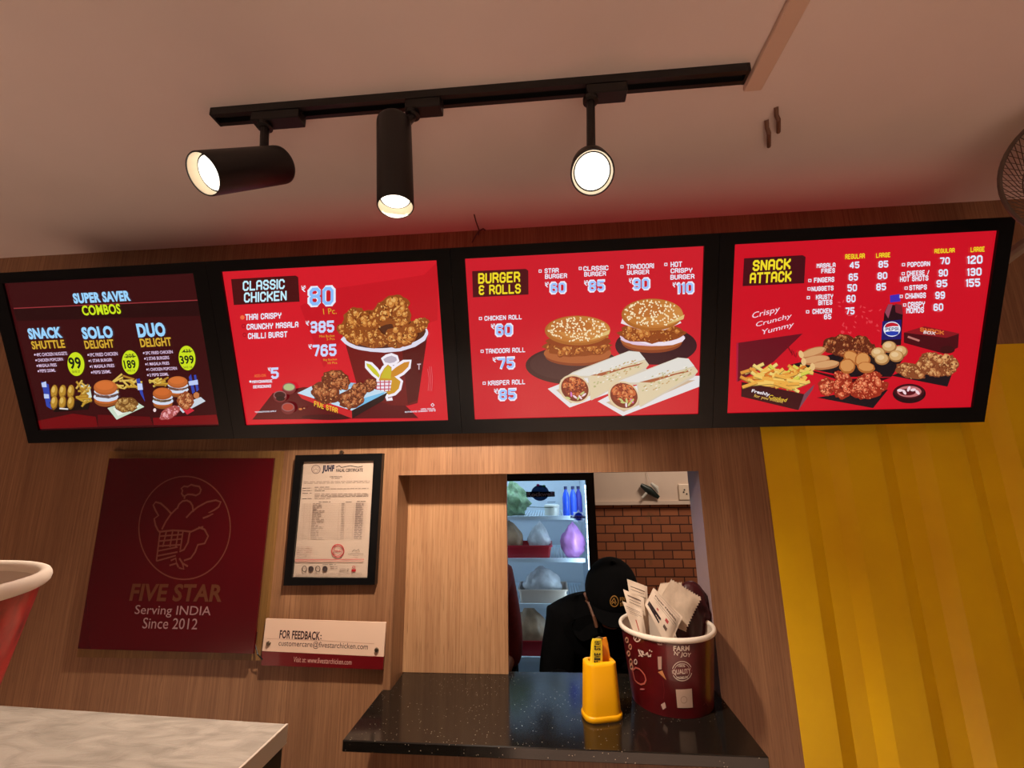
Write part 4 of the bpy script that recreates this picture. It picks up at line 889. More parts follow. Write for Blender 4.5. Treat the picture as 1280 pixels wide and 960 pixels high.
f3 = at(740.5, 216, 1, .66); ax3 = (Vector((0.02, 0, CAMZ-.10))-f3).normalized(); r3 = f3-ax3*.13
spotlight('black spotlight facing the viewer with a glaring lens', (at(733, 130, 1, .744).x, at(784, 130, 1, .744).x), at(739, 140, 1, .744), r3, f3, .037, 3, 1.7)
# loose wires in the ceiling
bm = bmesh.new(); p0_ = at(592, 267, 2, ZC); tube(bm, [p0_+Vector((0, 0, .004)), at(595, 277, 2, ZC-.012), at(599, 288, 1, YW-.01), at(598, 294, 1, YW-.006)], .0022, 6); tube(bm, [at(600, 288, 1, YW-.01), at(604, 286, 1, YW-.03), at(607, 288, 1, YW-.03)], .0022, 6)
tube(bm, [at(599, 288, 1, YW-.012), at(595, 294, 1, YW-.006), at(590, 303, 1, YW-.004)], .0018, 6)
tag(obj('loose_wire', bm, mat('grey_cable', (92, 80, 74), .6)), 'thin grey wire dangling where ceiling meets wall above the boards', 'wire')
bm = bmesh.new()
for (a, b_) in (((970, 134), (973, 165)), ((958, 150), (961, 183))):
    q = at(*a, 2, ZC); tube(bm, [q, q+Vector((.004, .01, -.012)), at(b_[0], (a[1]+b_[1])/2, 2, ZC-.02), at(*b_, 2, ZC-.012)], .0045, 7)
tag(obj('cable_stub', bm, mat('brown_cable', (120, 84, 66), .6)), 'pair of short brown cable ends poking from the ceiling right of the track', 'cable')

# ================================================================== WALL FAN at the right edge
fc = Vector((1.134, .86, .592+CAMZ)); FR = .158
Fn = thing('wall_fan', 'grey wire caged wall fan at the right edge above the last board', 'fan', (fc.x+.02, YW-.02, fc.z)); o = Fn.location
FD = Vector((-.45, -1, -.10)).normalized(); fu, fv, fd = frame_of(FD); fl = fc-o
WIRE = mat('grey_wire', (104, 90, 82), .4, .4)
def cir(c, r, n=56): return [c+fu*(r*math.cos(2*math.pi*i/n))+fv*(r*math.sin(2*math.pi*i/n)) for i in range(n)]
bm = bmesh.new()
tube(bm, cir(fl, FR), .0042, 8, True); obj('cage_rim', bm, WIRE, Fn, True)
for sgn in (1, -1):
    bm = bmesh.new()
    for i in range(72):
        t = 2*math.pi*i/72
        tube(bm, [fl+(fu*math.cos(t+k*.25)+fv*math.sin(t+k*.25))*(FR*(1-.8*k/3.0))+fd*sgn*.05*math.sin(min(1, k/2.2)*1.57) for k in range(4)], .0008, 4)
    tube(bm, cir(fl+fd*sgn*.034, FR*.7), .0012, 5, True); tube(bm, cir(fl+fd*sgn*.049, FR*.45), .0012, 5, True)
    obj('cage_grille', bm, WIRE, Fn)
bm = bmesh.new(); lathe(bm, [(.03, .048), (.034, .052), (.034, .056), (.004, .060)], fl, fd, 24); obj('centre_badge', bm, mat('fan_badge', (150, 140, 130), .4), Fn, True)
bm = bmesh.new()
for k in range(3):
    t0 = k*2.094
    rows_ = []
    for j in range(6):
        t = t0-.45+.9*j/5
        rows_.append([bm.verts.new(fl+(fu*math.cos(t)+fv*math.sin(t))*r_+fd*(.018*(j/5-.5))) for r_ in (.03, .07, .11, .135-.02*abs(j-2.5)/2.5)])
    for a, b_ in zip(rows_, rows_[1:]):
        for q in range(3): bm.faces.new((a[q], a[q+1], b_[q+1], b_[q]))
bmesh.ops.solidify(bm, geom=bm.faces[:], thickness=.002)
obj('fan_blades', bm, mat('fan_blade', (120, 112, 106), .45), Fn, True)
bm = bmesh.new(); lathe(bm, [(.028, -.02), (.045, -.03), (.05, -.06), (.045, -.10), (.02, -.12)], fl, fd, 24); obj('motor_housing', bm, mat('fan_grey', (146, 134, 124), .45), Fn, True)
bm = bmesh.new(); e_ = fl-fd*.10; tube(bm, [e_, e_+Vector((.0, .05, -.04)), Vector((e_.x, .0, e_.z-.10))], .014, 10); box(bm, e_.x-.04, e_.x+.04, -.012, .0195, e_.z-.17, e_.z-.05, bev=.004); obj('wall_bracket', bm, mat('fan_bracket', (150, 138, 126), .45), Fn)

# ================================================================== BUCKETS
def bucket(label, loc, h, r0, r1, m, group):
    Bk = thing('paper_bucket', label, 'bucket', loc, (0, 0, 0), group)
    bm = bmesh.new(); lathe(bm, [(r0-.004, .004), (r0-.002, 0), (r0, .0005), (r1-.002, h-.012)], (0, 0, 0), (0, 0, 1), 72, True, False); obj('printed_wall', bm, m, Bk, True)
    bm = bmesh.new(); lathe(bm, [(r1-.0045, h-.006), (r0-.0045, .006), (.001, .006)], (0, 0, 0), (0, 0, 1), 72, False, False); obj('inner_wall', bm, CARDIN, Bk, True)
    bm = bmesh.new(); rr = .0048
    pr = [(r1-.001+rr*math.cos(t), h-.006+rr*1.25*math.sin(t)) for t in [2*math.pi*k/14 for k in range(14)]]
    pr.append(pr[0]); lathe(bm, pr, (0, 0, 0), (0, 0, 1), 72, False, False); bmesh.ops.remove_doubles(bm, verts=bm.verts, dist=1e-6); obj('rolled_rim', bm, RIM, Bk, True, 80)
    return Bk
BL, BH, BR0, BR1 = Vector((.282, 1.236, CT)), .170, .094, .1125
Bk = bucket('maroon printed paper bucket holding paper packets on the granite counter', BL, BH, BR0, BR1, MAROON, None)
def cone_px(x, y):
    d = ray(x, y); z = BH/2
    for _ in range(6):
        r = BR0+(BR1-BR0)*z/BH; ox, oy = -BL.x, -BL.y
        A = d[0]**2+d[1]**2; B_ = 2*(d[0]*ox+d[1]*oy); Cc = ox*ox+oy*oy-r*r; D = max(B_*B_-4*A*Cc, 0); t = (-B_-math.sqrt(D))/(2*A)
        z = CAMZ+d[2]*t-BL.z
    return math.atan2(d[1]*t+oy, d[0]*t+ox)*BR1, z
def cone_fm(u, v, h):
    r = BR0+(BR1-BR0)*v/BH+h*1.6+.0004; a = u/BR1; return Vector((r*math.cos(a), r*math.sin(a), v))
g = Crop(Art(cone_px, cone_fm, .0002), 760, 700, 4.8, .0); g.a.curved = True
CW = (214, 190, 176)
g.t('FARM', 392, 512, 488, 546, CW, .03, sl=-.03, shear=.1); g.t("N' JOY", 394, 546, 494, 588, CW, .02, sl=.12, shear=.1)
g.a.build('slogan_print', GLOSS_INK, Bk); g = Crop(Art(cone_px, cone_fm, .0002), 760, 700, 4.8, .0); g.a.curved = True
g.ring(444, 666, 58, 58, 4, CW, n=40); g.ring(444, 666, 46, 46, 2.5, CW, n=40); g.poly([(384, 652), (502, 642), (504, 676), (388, 690)], (104, 14, 20)); g.t('QUALITY', 390, 648, 498, 690, CW, .03, sl=-.08); g.t('100%', 420, 624, 462, 642, CW, .02); g.t('PREMIUM', 412, 694, 478, 714, CW, .02, sl=-.1)
g.a.build('quality_stamp', GLOSS_INK, Bk); g = Crop(Art(cone_px, cone_fm, .0002), 760, 700, 4.8, .0); g.a.curved = True
g.poly([(406, 776), (502, 770), (508, 884), (416, 886)], (206, 176, 156)); g.ring(455, 838, 18, 20, 3, (170, 136, 118)); g.stroke([(426, 872), (494, 868)], 3, (170, 136, 118))
g.a.build('cream_patch', GLOSS_INK, Bk); g = Crop(Art(cone_px, cone_fm, .0002), 760, 700, 4.8, .0); g.a.curved = True
g.poly([(298, 580), (322, 578), (322, 655), (302, 657)], (186, 150, 134)); g.poly([(300, 672), (326, 662), (350, 720), (330, 700)], (206, 140, 90)); g.poly([(318, 866), (340, 852), (350, 884), (330, 898)], (206, 170, 156))
g.poly([(296, 484), (322, 484), (324, 510), (300, 510)], (160, 120, 110)); g.t('G', 302, 488, 320, 506, (60, 14, 20), .03)
g.ring(176, 465, 20, 24, 5, CW, n=16); g.stroke([(164, 480), (176, 456), (190, 476)], 4, CW)
for k in range(22): g.ell(200+rnd.uniform(-16, 70), 560+rnd.uniform(-24, 18)+k*.4, 4, 5, CW, n=7, rot=rnd.random()*3)
g.stroke([(186, 536), (192, 560), (204, 578)], 7, CW); g.stroke([(196, 540), (210, 560), (222, 570)], 6, CW)
bl_ = [(150, 660), (170, 646), (190, 652), (206, 668), (222, 690), (230, 720), (220, 740), (200, 746), (180, 736), (164, 720), (156, 690)]; g.stroke(bl_, 4, (190, 96, 84), closed=True)
for x, y in ((116, 480), (136, 520), (126, 560), (140, 610), (144, 640)): g.ring(x, y, 8, 14, 4, (206, 150, 120), n=12)
g.ring(168, 610, 8, 14, 4, CW, n=12); g.ell(208, 774, 14, 5, (196, 110, 110)); g.stroke([(330, 720), (338, 780), (334, 830)], 2.5, (120, 40, 40))
g.stroke([(580, 660), (584, 720), (578, 770)], 3, (130, 60, 56)); g.stroke([(570, 870), (584, 850), (598, 872)], 3, (140, 70, 66))
g.a.build('printed_graphics', GLOSS_INK, Bk)
# big bucket at the left edge, on the table
B2 = bucket('large red white-rimmed paper bucket on the stone table at the left edge', (-.541, .281, TZ), .186, .108, .138, MAROONB, None)
g = Art(lambda x, y: (x, y), lambda u, v, h: Vector(((.108+.030*v/.186+h+.0004)*math.cos(u), (.108+.030*v/.186+h+.0004)*math.sin(u), v)), .0003)
for a in (.02,):
    g.polyuv([(a-.006, .01), (a+.006, .01), (a+.006, .168), (a-.006, .168)], (226, 170, 160))
g.build('seam_stripe', GLOSS_INK, B2)

# packets standing in the bucket
def packet(label, px, ys, m, th=.004, name='sauce_packet', group='paper packets in the counter bucket', zig=(), prints=None, lines=True):
    """px: four corner pixels (tl, tr, br, bl); ys: depths of the corners"""
    P = [at(x, y, 1, yy) for (x, y), yy in zip(px, ys)]; c = sum(P, Vector())/4
    K = thing(name, label, 'packet', c, (0, 0, 0), group); P = [p-c for p in P]
    n = ((P[1]-P[0]).cross(P[3]-P[0])).normalized()
    if n.y > 0: n = -n
    nu, nv = 26, 26; bm = bmesh.new(); q = random.Random(len(label)); ph = q.random()*6
    fr, bk = [], []
    for j in range(nv+1):
        rf, rb = [], []
        for i in range(nu+1):
            a, b_ = i/nu, j/nv; base = (P[0]*(1-a)+P[1]*a)*(1-b_)+(P[3]*(1-a)+P[2]*a)*b_
            e = min(a, 1-a, b_, 1-b_); puff = th*min(1, max(0, (e-.05)/.18))**.6
            if 0 in zig and j == 0 and i % 2: base = base+(P[3]-P[0])*.05
            if 1 in zig and i == nu and j % 2: base = base+(P[0]-P[1])*.05
            wv = .0022*math.sin(a*7+ph)*math.sin(b_*5+ph*2)
            rf.append(bm.verts.new(base+n*(puff*.5+wv+.0004))); rb.append(bm.verts.new(base-n*(puff*.5-wv+.0004)))
        fr.append(rf); bk.append(rb)
    for j in range(nv):
        for i in range(nu):
            bm.faces.new((fr[j][i], fr[j+1][i], fr[j+1][i+1], fr[j][i+1])); bm.faces.new((bk[j][i], bk[j][i+1], bk[j+1][i+1], bk[j+1][i]))
    rim = [(0, i) for i in range(nu)]+[(j, nu) for j in range(nv)]+[(nv, i) for i in range(nu, 0, -1)]+[(j, 0) for j in range(nv, 0, -1)]
    for k in range(len(rim)):
        (a, b_), (c2, d2) = rim[k], rim[(k+1) % len(rim)]
        bm.faces.new((fr[a][b_], fr[c2][d2], bk[c2][d2], bk[a][b_]))
    obj('wrapper', bm, m, K, True, 60)
    if lines:
        def fm(u, v, h):
            base = (P[0]*(1-u)+P[1]*u)*(1-v)+(P[3]*(1-u)+P[2]*u)*v; e = min(u, 1-u, v, 1-v); puff = th*min(1, max(0, (e-.05)/.18))**.6
            return base+n*(puff*.5+.0022*math.sin(u*7+ph)*math.sin(v*5+ph*2)+.0008+h)
        A_ = Art(lambda x, y: (x, y), fm, .0002)
        for s_, u0, u1, v, hh, cc in prints or []:
            if s_ is None:
                n_ = 8
                for k in range(n_):
                    a0_, a1_ = u0+(u1-u0)*k/n_, u0+(u1-u0)*(k+1)/n_; A_.face([(a0_, v), (a0_, v+hh), (a1_, v+hh), (a1_, v)], cc)
            else:
                vv, ff = glyphs(s_, .02); mn, mx = vv.min(0), vv.max(0); sc = (vv-mn)/(mx-mn)
                vb = [A_.bm.verts.new(fm(u0+(u1-u0)*a, v+hh*(1-b_), A_.h)) for a, b_ in sc]
                for f in ff:
                    try: fa = A_.bm.faces.new([vb[i] for i in f])
                    except ValueError: continue
                    fa[A_.col] = (*lin(cc), 1)
        A_.build('print', PRINT_INK, K)
    return K
GI = (92, 74, 66)
LN = [(None, .12, .86, .10, .012, GI), (None, .12, .8, .15, .008, GI), (None, .2, .9, .21, .010, GI), (None, .2, .7, .26, .008, GI)]
LN2 = [(None, .15, .85, .08, .03, (120, 100, 90)), (None, .2, .8, .16, .01, GI), (None, .15, .8, .22, .01, GI), (None, .3, .9, .30, .008, GI)]
packet('white printed packet tallest at the back left of the bucket', [(783.5, 723.5), (808.8, 733), (813, 808), (797, 802)], [1.222, 1.225, 1.215, 1.215], PAPER, prints=LN)
packet('white packet in the middle of the stack at the left of the bucket', [(779, 736.5), (804, 747), (812, 808), (796, 800)], [1.209, 1.211, 1.203, 1.203], PAPER, prints=LN2)
packet('white packet with a red curl in front at the left rim of the bucket', [(777.5, 751), (802, 762), (810, 806), (795, 798)], [1.195, 1.197, 1.187, 1.192], PAPER, prints=LN+[(None, .45, .52, .40, .30, (186, 90, 76))])
packet('white napkin packet with black printing leaning in the middle of the bucket', [(817, 734.5), (853, 771), (836, 812), (806, 756)], [1.19, 1.188, 1.165, 1.182], PAPER, .007, prints=[(None, .06, .94, .05, .012, (196, 172, 150)), (None, .06, .94, .13, .014, (196, 172, 150)), ('Paper Napkin', .12, .86, .20, .09, GI), (None, .12, .90, .33, .012, (70, 50, 50)), (None, .2, .86, .40, .008, GI), (None, .60, .70, .48, .10, (176, 70, 70)), (None, .30, .36, .52, .06, (176, 70, 70)), (None, .05, .5, .66, .20, (44, 32, 38)), (None, .62, .74, .68, .10, GI)])
packet('blank tissue packet with zigzag edge leaning right in the bucket', [(839.5, 723.5), (878, 747), (857, 790), (822, 752)], [1.235, 1.235, 1.205, 1.21], PAPERB, .004, name='tissue_packet', zig=(0, 1), lines=False)
packet('second tissue packet peeking out behind the zigzag edged one', [(826, 728), (852, 727), (858, 790), (812, 770)], [1.262, 1.262, 1.235, 1.235], PAPERB, .003, name='tissue_packet', zig=(0,), lines=False)
# crumpled maroon bag at the back of the bucket
bm = bmesh.new(); bq = at(862, 757, 1, 1.276); bc = Vector((bq.x, 1.276, bq.z-.012))
g_ = bmesh.ops.create_uvsphere(bm, u_segments=48, v_segments=28, radius=1)['verts']
for vt in g_:
    t = math.atan2(vt.co.y, vt.co.x); z = vt.co.z
    k = 1+.07*math.sin(9*t+4*z)*(1-z*z)+.05*math.sin(19*t-7*z)*.6+.05*math.sin(13*z+2*t)+.03*math.sin(31*z+5*t)
    sx = .048 if z > 0 else .048*(1+z*.62)
    vt.co = Vector((vt.co.x*sx*k, vt.co.y*.027*k*(1 if z > 0 else 1+z*.6), z*(.088 if z > 0 else .115)))
bo = obj('plastic_bag', bm, BAGM, None, True, 60); bo.location = bc+Vector((.0, .0, -.015)); bo.rotation_euler = (0, .12, 0)
tag(bo, 'crumpled dark maroon plastic bag bulging at the back right of the bucket', 'bag')

# yellow strip holder
HL = Vector((.103, 1.146, CT)); Hd = thing('strip_holder', 'yellow tapered plastic holder with a yellow printed strip, beside the bucket', 'holder', HL, (0, 0, math.radians(14)))
def rrect(w_, d, r, n=6):
    o_ = []
    for cx2, cy2, a0_ in ((w_/2-r, d/2-r, 0), (-w_/2+r, d/2-r, 90), (-w_/2+r, -d/2+r, 180), (w_/2-r, -d/2+r, 270)):
        for k in range(n+1):
            t = math.radians(a0_+90*k/n); o_.append((cx2+r*math.cos(t), cy2+r*math.sin(t)))
    return o_
def loft(bm, secs, cap0=True, cap1=True):
    R = [[bm.verts.new((x, y, z)) for x, y in rrect(w_, d, r)] for w_, d, r, z in secs]; n = len(R[0])
    for a, b_ in zip(R, R[1:]):
        for i in range(n): bm.faces.new((a[i], a[(i+1) % n], b_[(i+1) % n], b_[i]))
    if cap0: bm.faces.new(R[0][::-1])
    if cap1: bm.faces.new(R[-1])
bm = bmesh.new(); loft(bm, [(.086, .060, .022, 0), (.089, .063, .023, .002), (.089, .063, .023, .009), (.087, .061, .022, .011), (.084, .058, .022, .012), (.074, .050, .019, .108), (.071, .047, .014, .113), (.066, .042, .012, .115), (.050, .026, .008, .115), (.050, .026, .008, .102)], True, True)
obj('body', bm, YELB, Hd, True, 45)
def strip(x0, pts, wd, th):
    bm = bmesh.new(); pv = [Vector(p) for p in pts]; nn = []
    for i, p in enumerate(pv):
        t = (pv[min(i+1, len(pv)-1)]-pv[max(i-1, 0)]).normalized(); nn.append(Vector((0, -t.z, t.y)) if abs(t.x) < 1e-6 else Vector((-t.z, 0, t.x)))
    A0 = [[bm.verts.new(p+n*s1*th/2+Vector((0, s2*wd/2, 0))) for (s1, s2) in ((1, -1), (1, 1), (-1, 1), (-1, -1))] for p, n in zip(pv, nn)]
    for a, b_ in zip(A0, A0[1:]):
        for i in range(4): bm.faces.new((a[i], a[(i+1) % 4], b_[(i+1) % 4], b_[i]))
    bm.faces.new(A0[0][::-1]); bm.faces.new(A0[-1]); return bm
# front tongue (faces the viewer) and a second one behind it
bm = bmesh.new(); fp = [(-.018, -.008, .096), (-.016, -.008, .120), (-.011, -.006, .142), (-.006, -.003, .160), (.0, 0, .164)]
bmq = bmesh.new()
secs = [(.030, .010, .003, 0.0), (.028, .009, .003, .030), (.026, .008, .003, .052), (.022, .006, .0025, .060)]
loft(bmq, secs); bmesh.ops.translate(bmq, verts=bmq.verts, vec=(-.011, -.009, .1025)); bmesh.ops.rotate(bmq, verts=bmq.verts, cent=(-.011, -.009, .1025), matrix=Matrix.Rotation(.09, 3, 'Y'))
st = obj('printed_strip', bmq, mat('yellow_strip', (240, 208, 40), .4), Hd, True, 40)
A_ = Art(lambda x, y: (x, y), lambda u, v, h: Matrix.Rotation(.09, 3, 'Y') @ Vector((u, -.0052-h+v*.012, v)) + Vector((-.011, -.009, .1025)), .0004)
for k, s_ in enumerate('FIVE STAR'):
    if s_ == ' ': continue
    vv, ff = glyphs(s_, .03); mn, mx = vv.min(0), vv.max(0); sc = (vv-mn)/np.maximum(mx-mn, 1e-6)
    v0 = .012+k*.0052
    vb = [A_.bm.verts.new(A_.fm(-.0075+.015*(1-b_), v0+.0046*a, A_.h)) for a, b_ in sc]
    for f in ff:
        try: fa = A_.bm.faces.new([vb[i] for i in f])
        except ValueError: continue
        fa[A_.col] = (*lin((40, 44, 20)), 1)
A_.build('strip_lettering', PRINT_INK, st)
bmq = bmesh.new(); loft(bmq, [(.020, .006, .002, 0), (.019, .006, .002, .045), (.016, .005, .002, .057)]); bmesh.ops.rotate(bmq, verts=bmq.verts, cent=(0, 0, 0), matrix=Matrix.Rotation(-.10, 3, 'Y')); bmesh.ops.translate(bmq, verts=bmq.verts, vec=(.020, .004, .1025))
obj('rear_strip', bmq, mat('amber_strip', (226, 140, 20), .4), Hd, True, 40)
bmq = bmesh.new(); tube(bmq, [(-.008, -.004, .160), (.002, -.001, .1625), (.012, .003, .158)], .0022, 8); obj('strip_bridge', bmq, mat('clip_metal', (170, 160, 130), .3, .8), Hd)

# ================================================================== KITCHEN: fridge and what is in it
FYD = 2.10; FX0, FX1 = -.45, at(742, 592, 1, FYD).x; FZ1 = 1.92
Fr = thing('display_fridge', 'black framed glass door fridge lit inside, seen through the hatch', 'fridge', ((FX0+FX1)/2, 2.38, 0)); o = Fr.location
FW = (FX1-FX0)/2; INN = mat('fridge_liner', (206, 216, 226), .5); yd = FYD-o.y; yb = .30
bm = bmesh.new(); box(bm, -FW, -FW+.03, yd+.04, yb, .06, FZ1); box(bm, FW-.03, FW, yd+.04, yb, .06, FZ1); box(bm, -FW+.03, FW-.03, yb-.03, yb, .06, FZ1); box(bm, -FW+.03, FW-.03, yd+.04, yb-.03, FZ1-.06, FZ1); box(bm, -FW+.03, FW-.03, yd+.04, yb-.03, .06, .16); box(bm, -FW, FW, yd+.06, yb, 0, .06)
obj('cabinet', bm, INN, Fr)
ds = bmesh.new(); gx = at(732, 601, 1, FYD).x-o.x; gt = at(680, 601, 1, FYD).z
for q in ((-FW, -FW+.05, .08, FZ1), (gx, FW, .08, FZ1), (-FW+.05, gx, gt, FZ1), (-FW+.05, gx, .08, .20)): box(ds, q[0], q[1], yd, yd+.038, q[2], q[3])
door = obj('door', ds, BLACKP, Fr)
bm = bmesh.new(); box(bm, -FW+.05, gx, yd+.012, yd+.017, .20, gt); obj('glass_pane', bm, glass_mat('fridge_glass', (.86, .92, .95), .06), door)
def dec(x, y): p = at(x, y, 1, FYD+.0115); return p.x-o.x, p.z
g = Crop(Art(dec, lambda u, v, h: Vector((u, yd+.0115-h, v)), .0004), 620, 580, 6.857, -.02)
g.ell(378, 248, 76, 68, (34, 52, 86), n=36); g.ell(360, 182, 14, 11, (150, 30, 90)); g.ell(410, 190, 16, 10, (40, 110, 70)); g.poly([(258, 238), (502, 236), (504, 280), (262, 286)], (22, 32, 46)); g.t('Rockwell', 268, 240, 494, 278, (236, 242, 250), .03)
g.stroke([(272, 368), (490, 374)], 5, (50, 80, 60)); g.stroke([(440, 328), (510, 326)], 4, (60, 80, 110))
g.a.build('door_sticker', sticker_mat('sticker_film'), door); g = Crop(Art(dec, lambda u, v, h: Vector((u, yd+.0115-h, v)), .0004), 620, 580, 6.857, -.02)
cx2, cy2 = 706, 452; star = [(cx2+(62 if k % 2 == 0 else 44)*math.cos(k*math.pi/8), cy2+(60 if k % 2 == 0 else 42)*math.sin(k*math.pi/8)) for k in range(16)]
g.poly(star, (216, 226, 236)); g.ell(cx2, cy2-2, 34, 34, (40, 70, 190)); g.poly([(634, 440), (776, 440), (776, 470), (634, 470)], (226, 232, 240)); g.t('Rockwell', 640, 443, 770, 467, (28, 40, 90), .03)
g.a.build('star_sticker', sticker_mat('sticker_ink'), door)
bm = bmesh.new(); xl = at(734, 640, 1, FYD+.03).x-o.x; box(bm, xl-.006, xl+.006, yd+.02, yd+.028, .22, gt-.01); ls = obj('led_strip', bm, mat('led_housing', (200, 210, 220), .4, emit=(190, 224, 255), estr=.35), door)
bm = bmesh.new()
for k in range(60):
    z = gt-.03-k*.022
    if z > .4: box(bm, xl-.007, xl+.007, yd+.0175, yd+.0198, z-.0085, z+.0085, bev=.002)
lo_ = obj('led_chips', bm, mat('led_emitter', (255, 255, 255), .3, emit=(216, 240, 255), estr=6), ls)
shz = [at(690, y, 1, 2.19).z for y in (646, 699, 756, 823)]
WS = mat('white_wire_shelf', (206, 222, 236), .4)
for z in shz:
    bm = bmesh.new(); box(bm, -FW+.035, FW-.05, -.192, -.180, z-.014, z+.004)
    for k in range(40): x = -FW+.04+k*(2*FW-.1)/40; box(bm, x, x+.004, -.185, .24, z-.004, z)
    box(bm, -FW+.035, FW-.05, .22, .235, z-.008, z+.002)
    obj('shelf', bm, WS, Fr)
def lump(name, label, cat, px, y, rz, m, r=(.07, .06, .06), jit=.0, seed=1, group=None, rot=None):
    p = at(*px, 1, y); bm = bmesh.new(); g2 = bmesh.ops.create_icosphere(bm, subdivisions=4, radius=1)['verts']; q = random.Random(seed); a1, a2, a3 = q.random()*6, q.random()*6, q.random()*6
    for vt in g2:
        c = vt.co; k = 1+jit*(math.sin(5*c.x+a1)*math.sin(6*c.y+a2)+.6*math.sin(9*c.z+a3+4*c.x)+.4*math.sin(17*c.x+13*c.z))
        tp = 1-.5*max(0, c.z+.1)**1.3; fold = 1+.10*max(0, c.z+.2)*math.sin(7*math.atan2(c.y, c.x)+a1)
        vt.co = Vector((c.x*r[0]*k*tp*fold*1.12, c.y*r[1]*k*tp*fold, max(c.z*k, -.86)*r[2]))
    ob = obj(name, bm, m, None, True, 70); ob.location = (p.x, y, rz+r[2]*.865); ob.rotation_euler = rot or (0, 0, 0)
    return tag(ob, label, cat, group)
def tray(label, px0, px1, y, z, h, m, d=.16):
    x0, x1 = at(*px0, 1, y).x, at(*px1, 1, y).x; w_ = x1-x0
    T2 = thing('food_tray', label, 'tray', ((x0+x1)/2, y+d/2, z)); bm = bmesh.new()
    loft(bm, [(w_*.92, d*.92, .012, 0), (w_*.98, d*.98, .014, h-.008), (w_*1.02, d*1.02, .016, h-.007), (w_*1.02, d*1.02, .016, h), (w_*.96, d*.96, .013, h), (w_*.90, d*.90, .012, .004)])
    obj('basin', bm, m, T2, True, 40); return T2
CLR = mat('cloudy_film', (196, 200, 206), .25, noise=.25, nscale=24, bump=.5)
TAN = mat('tan_film', (170, 140, 112), .35, noise=.3, nscale=20, bump=.5)
PINK = mat('lavender_film', (186, 126, 196), .35, noise=.2, nscale=20, bump=.5)
tray('wide red plastic tray on the second fridge shelf', (612, 690), (690, 690), 2.205, shz[1]+.0005, .058, mat('red_tray', (176, 34, 48), .4), .17)
lump('food_bag', 'tan bag of frozen food lying in the red tray', 'bag', (636, 668), 2.29, shz[1]+.008, TAN, (.065, .045, .085), .05, 3)
lump('food_bag', 'clear bluish bag leaning at the right end of the red tray', 'bag', (674, 668), 2.29, shz[1]+.008, CLR, (.050, .05, .080), .06, 5)
lump('food_bag', 'lavender plastic bag standing on the second fridge shelf', 'bag', (716, 675), 2.25, shz[1], PINK, (.055, .05, .085), .06, 6)
tray('white plastic tray of bagged food on the third fridge shelf', (648, 745), (710, 745), 2.205, shz[2]+.0005, .060, mat('white_tray', (206, 190, 176), .4), .17)
lump('food_bag', 'clear bag of meat heaped in the white tray', 'bag', (678, 736), 2.29, shz[2]+.008, CLR, (.085, .05, .075), .07, 8)
tray('red plastic tray on the lowest visible fridge shelf', (630, 812), (690, 812), 2.205, shz[3]+.0005, .065, mat('crimson_tray', (170, 36, 46), .4), .17)
lump('food_bag', 'brown bag of meat above the low red tray', 'bag', (662, 790), 2.29, shz[3]+.008, TAN, (.075, .05, .10), .06, 9)
lump('vegetable_bag', 'bag of green vegetables at the top left of the fridge', 'bag', (640, 628), 2.28, shz[0], mat('green_leaf', (110, 140, 104), .5, noise=.5, nscale=40, bump=.6), (.075, .06, .085), .14, 11)
bm = bmesh.new(); p = at(690, 640, 1, 2.25); lathe(bm, [(.030, 0), (.036, .004), (.036, .040), (.038, .042), (.038, .050), (.03, .053)], (0, 0, 0), (0, 0, 1), 28); ob = obj('food_tub', bm, mat('clear_tub', (206, 206, 196), .3), None, True); ob.location = (p.x, 2.25, shz[0]+.0005); tag(ob, 'small whitish lidded tub on the top fridge shelf', 'tub')
for k, (px, c) in enumerate(((708, (40, 84, 220)), (719, (60, 100, 226)), (728, (70, 70, 170)))):
    p = at(px-2*k, 640, 1, 2.25+.02*k); Bt = thing('drink_bottle', ('blue bottle nearest the tub on the top fridge shelf', 'blue bottle in the middle of the top shelf bottles', 'violet bottle next to the light strip on the top shelf')[k], 'bottle', (p.x, 2.25+.02*k, shz[0]+.0005), (0, 0, 0), 'bottles on the top fridge shelf')
    bm = bmesh.new(); lathe(bm, [(.014, 0), (.017, .004), (.017, .085), (.013, .105), (.007, .118), (.007, .124)], (0, 0, 0), (0, 0, 1), 20); obj('bottle_body', bm, mat('blue_bottle', c, .2, emit=c, estr=.05), Bt, True)  # bottles given a faint glow in their own colour
    bm = bmesh.new(); lathe(bm, [(.0085, .124), (.0085, .138), (.006, .139)], (0, 0, 0), (0, 0, 1), 16); obj('cap', bm, mat('bottle_cap', (40, 40, 90), .4), Bt, True)

# back wall details
bm = bmesh.new(); p = at(855, 615, 1, 2.98); Sk = thing('wall_socket', 'cream electric socket on the upper kitchen wall', 'socket', (p.x, 2.985, p.z))
bm = bmesh.new(); box(bm, -.035, .035, -.018, -.0005, -.05, .05, bev=.005); obj('cover_plate', bm, mat('cream_plastic', (226, 208, 186), .4), Sk)
for dx, dz in ((-.006, .0), (.012, -.012), (.0, .014)):
    bm = bmesh.new(); lathe(bm, [(.005, -.0185), (.005, -.0205)], (dx, 0, dz), (0, 1, 0), 10); obj('pin_hole', bm, BLACKP, Sk)
p = at(812, 612, 1, 2.95); Hk = thing('hanging_clip', 'dark green and white clip hanging from a cord on the kitchen wall', 'clip', (p.x, 2.96, p.z))
bm = bmesh.new(); tube(bm, [(0, .02, .17), (-.004, .01, .12), (.004, .0, .06), (0, 0, .02)], .0016, 6); obj('cord', bm, mat('white_cord', (206, 196, 186), .6), Hk)
bm = bmesh.new(); tube(bm, [(-.05, 0, .03), (0, 0, -.005), (.055, 0, -.05)], [.012, .026, .012], 10); obj('clip_body', bm, mat('dark_green_plastic', (26, 42, 38), .4), Hk, True)
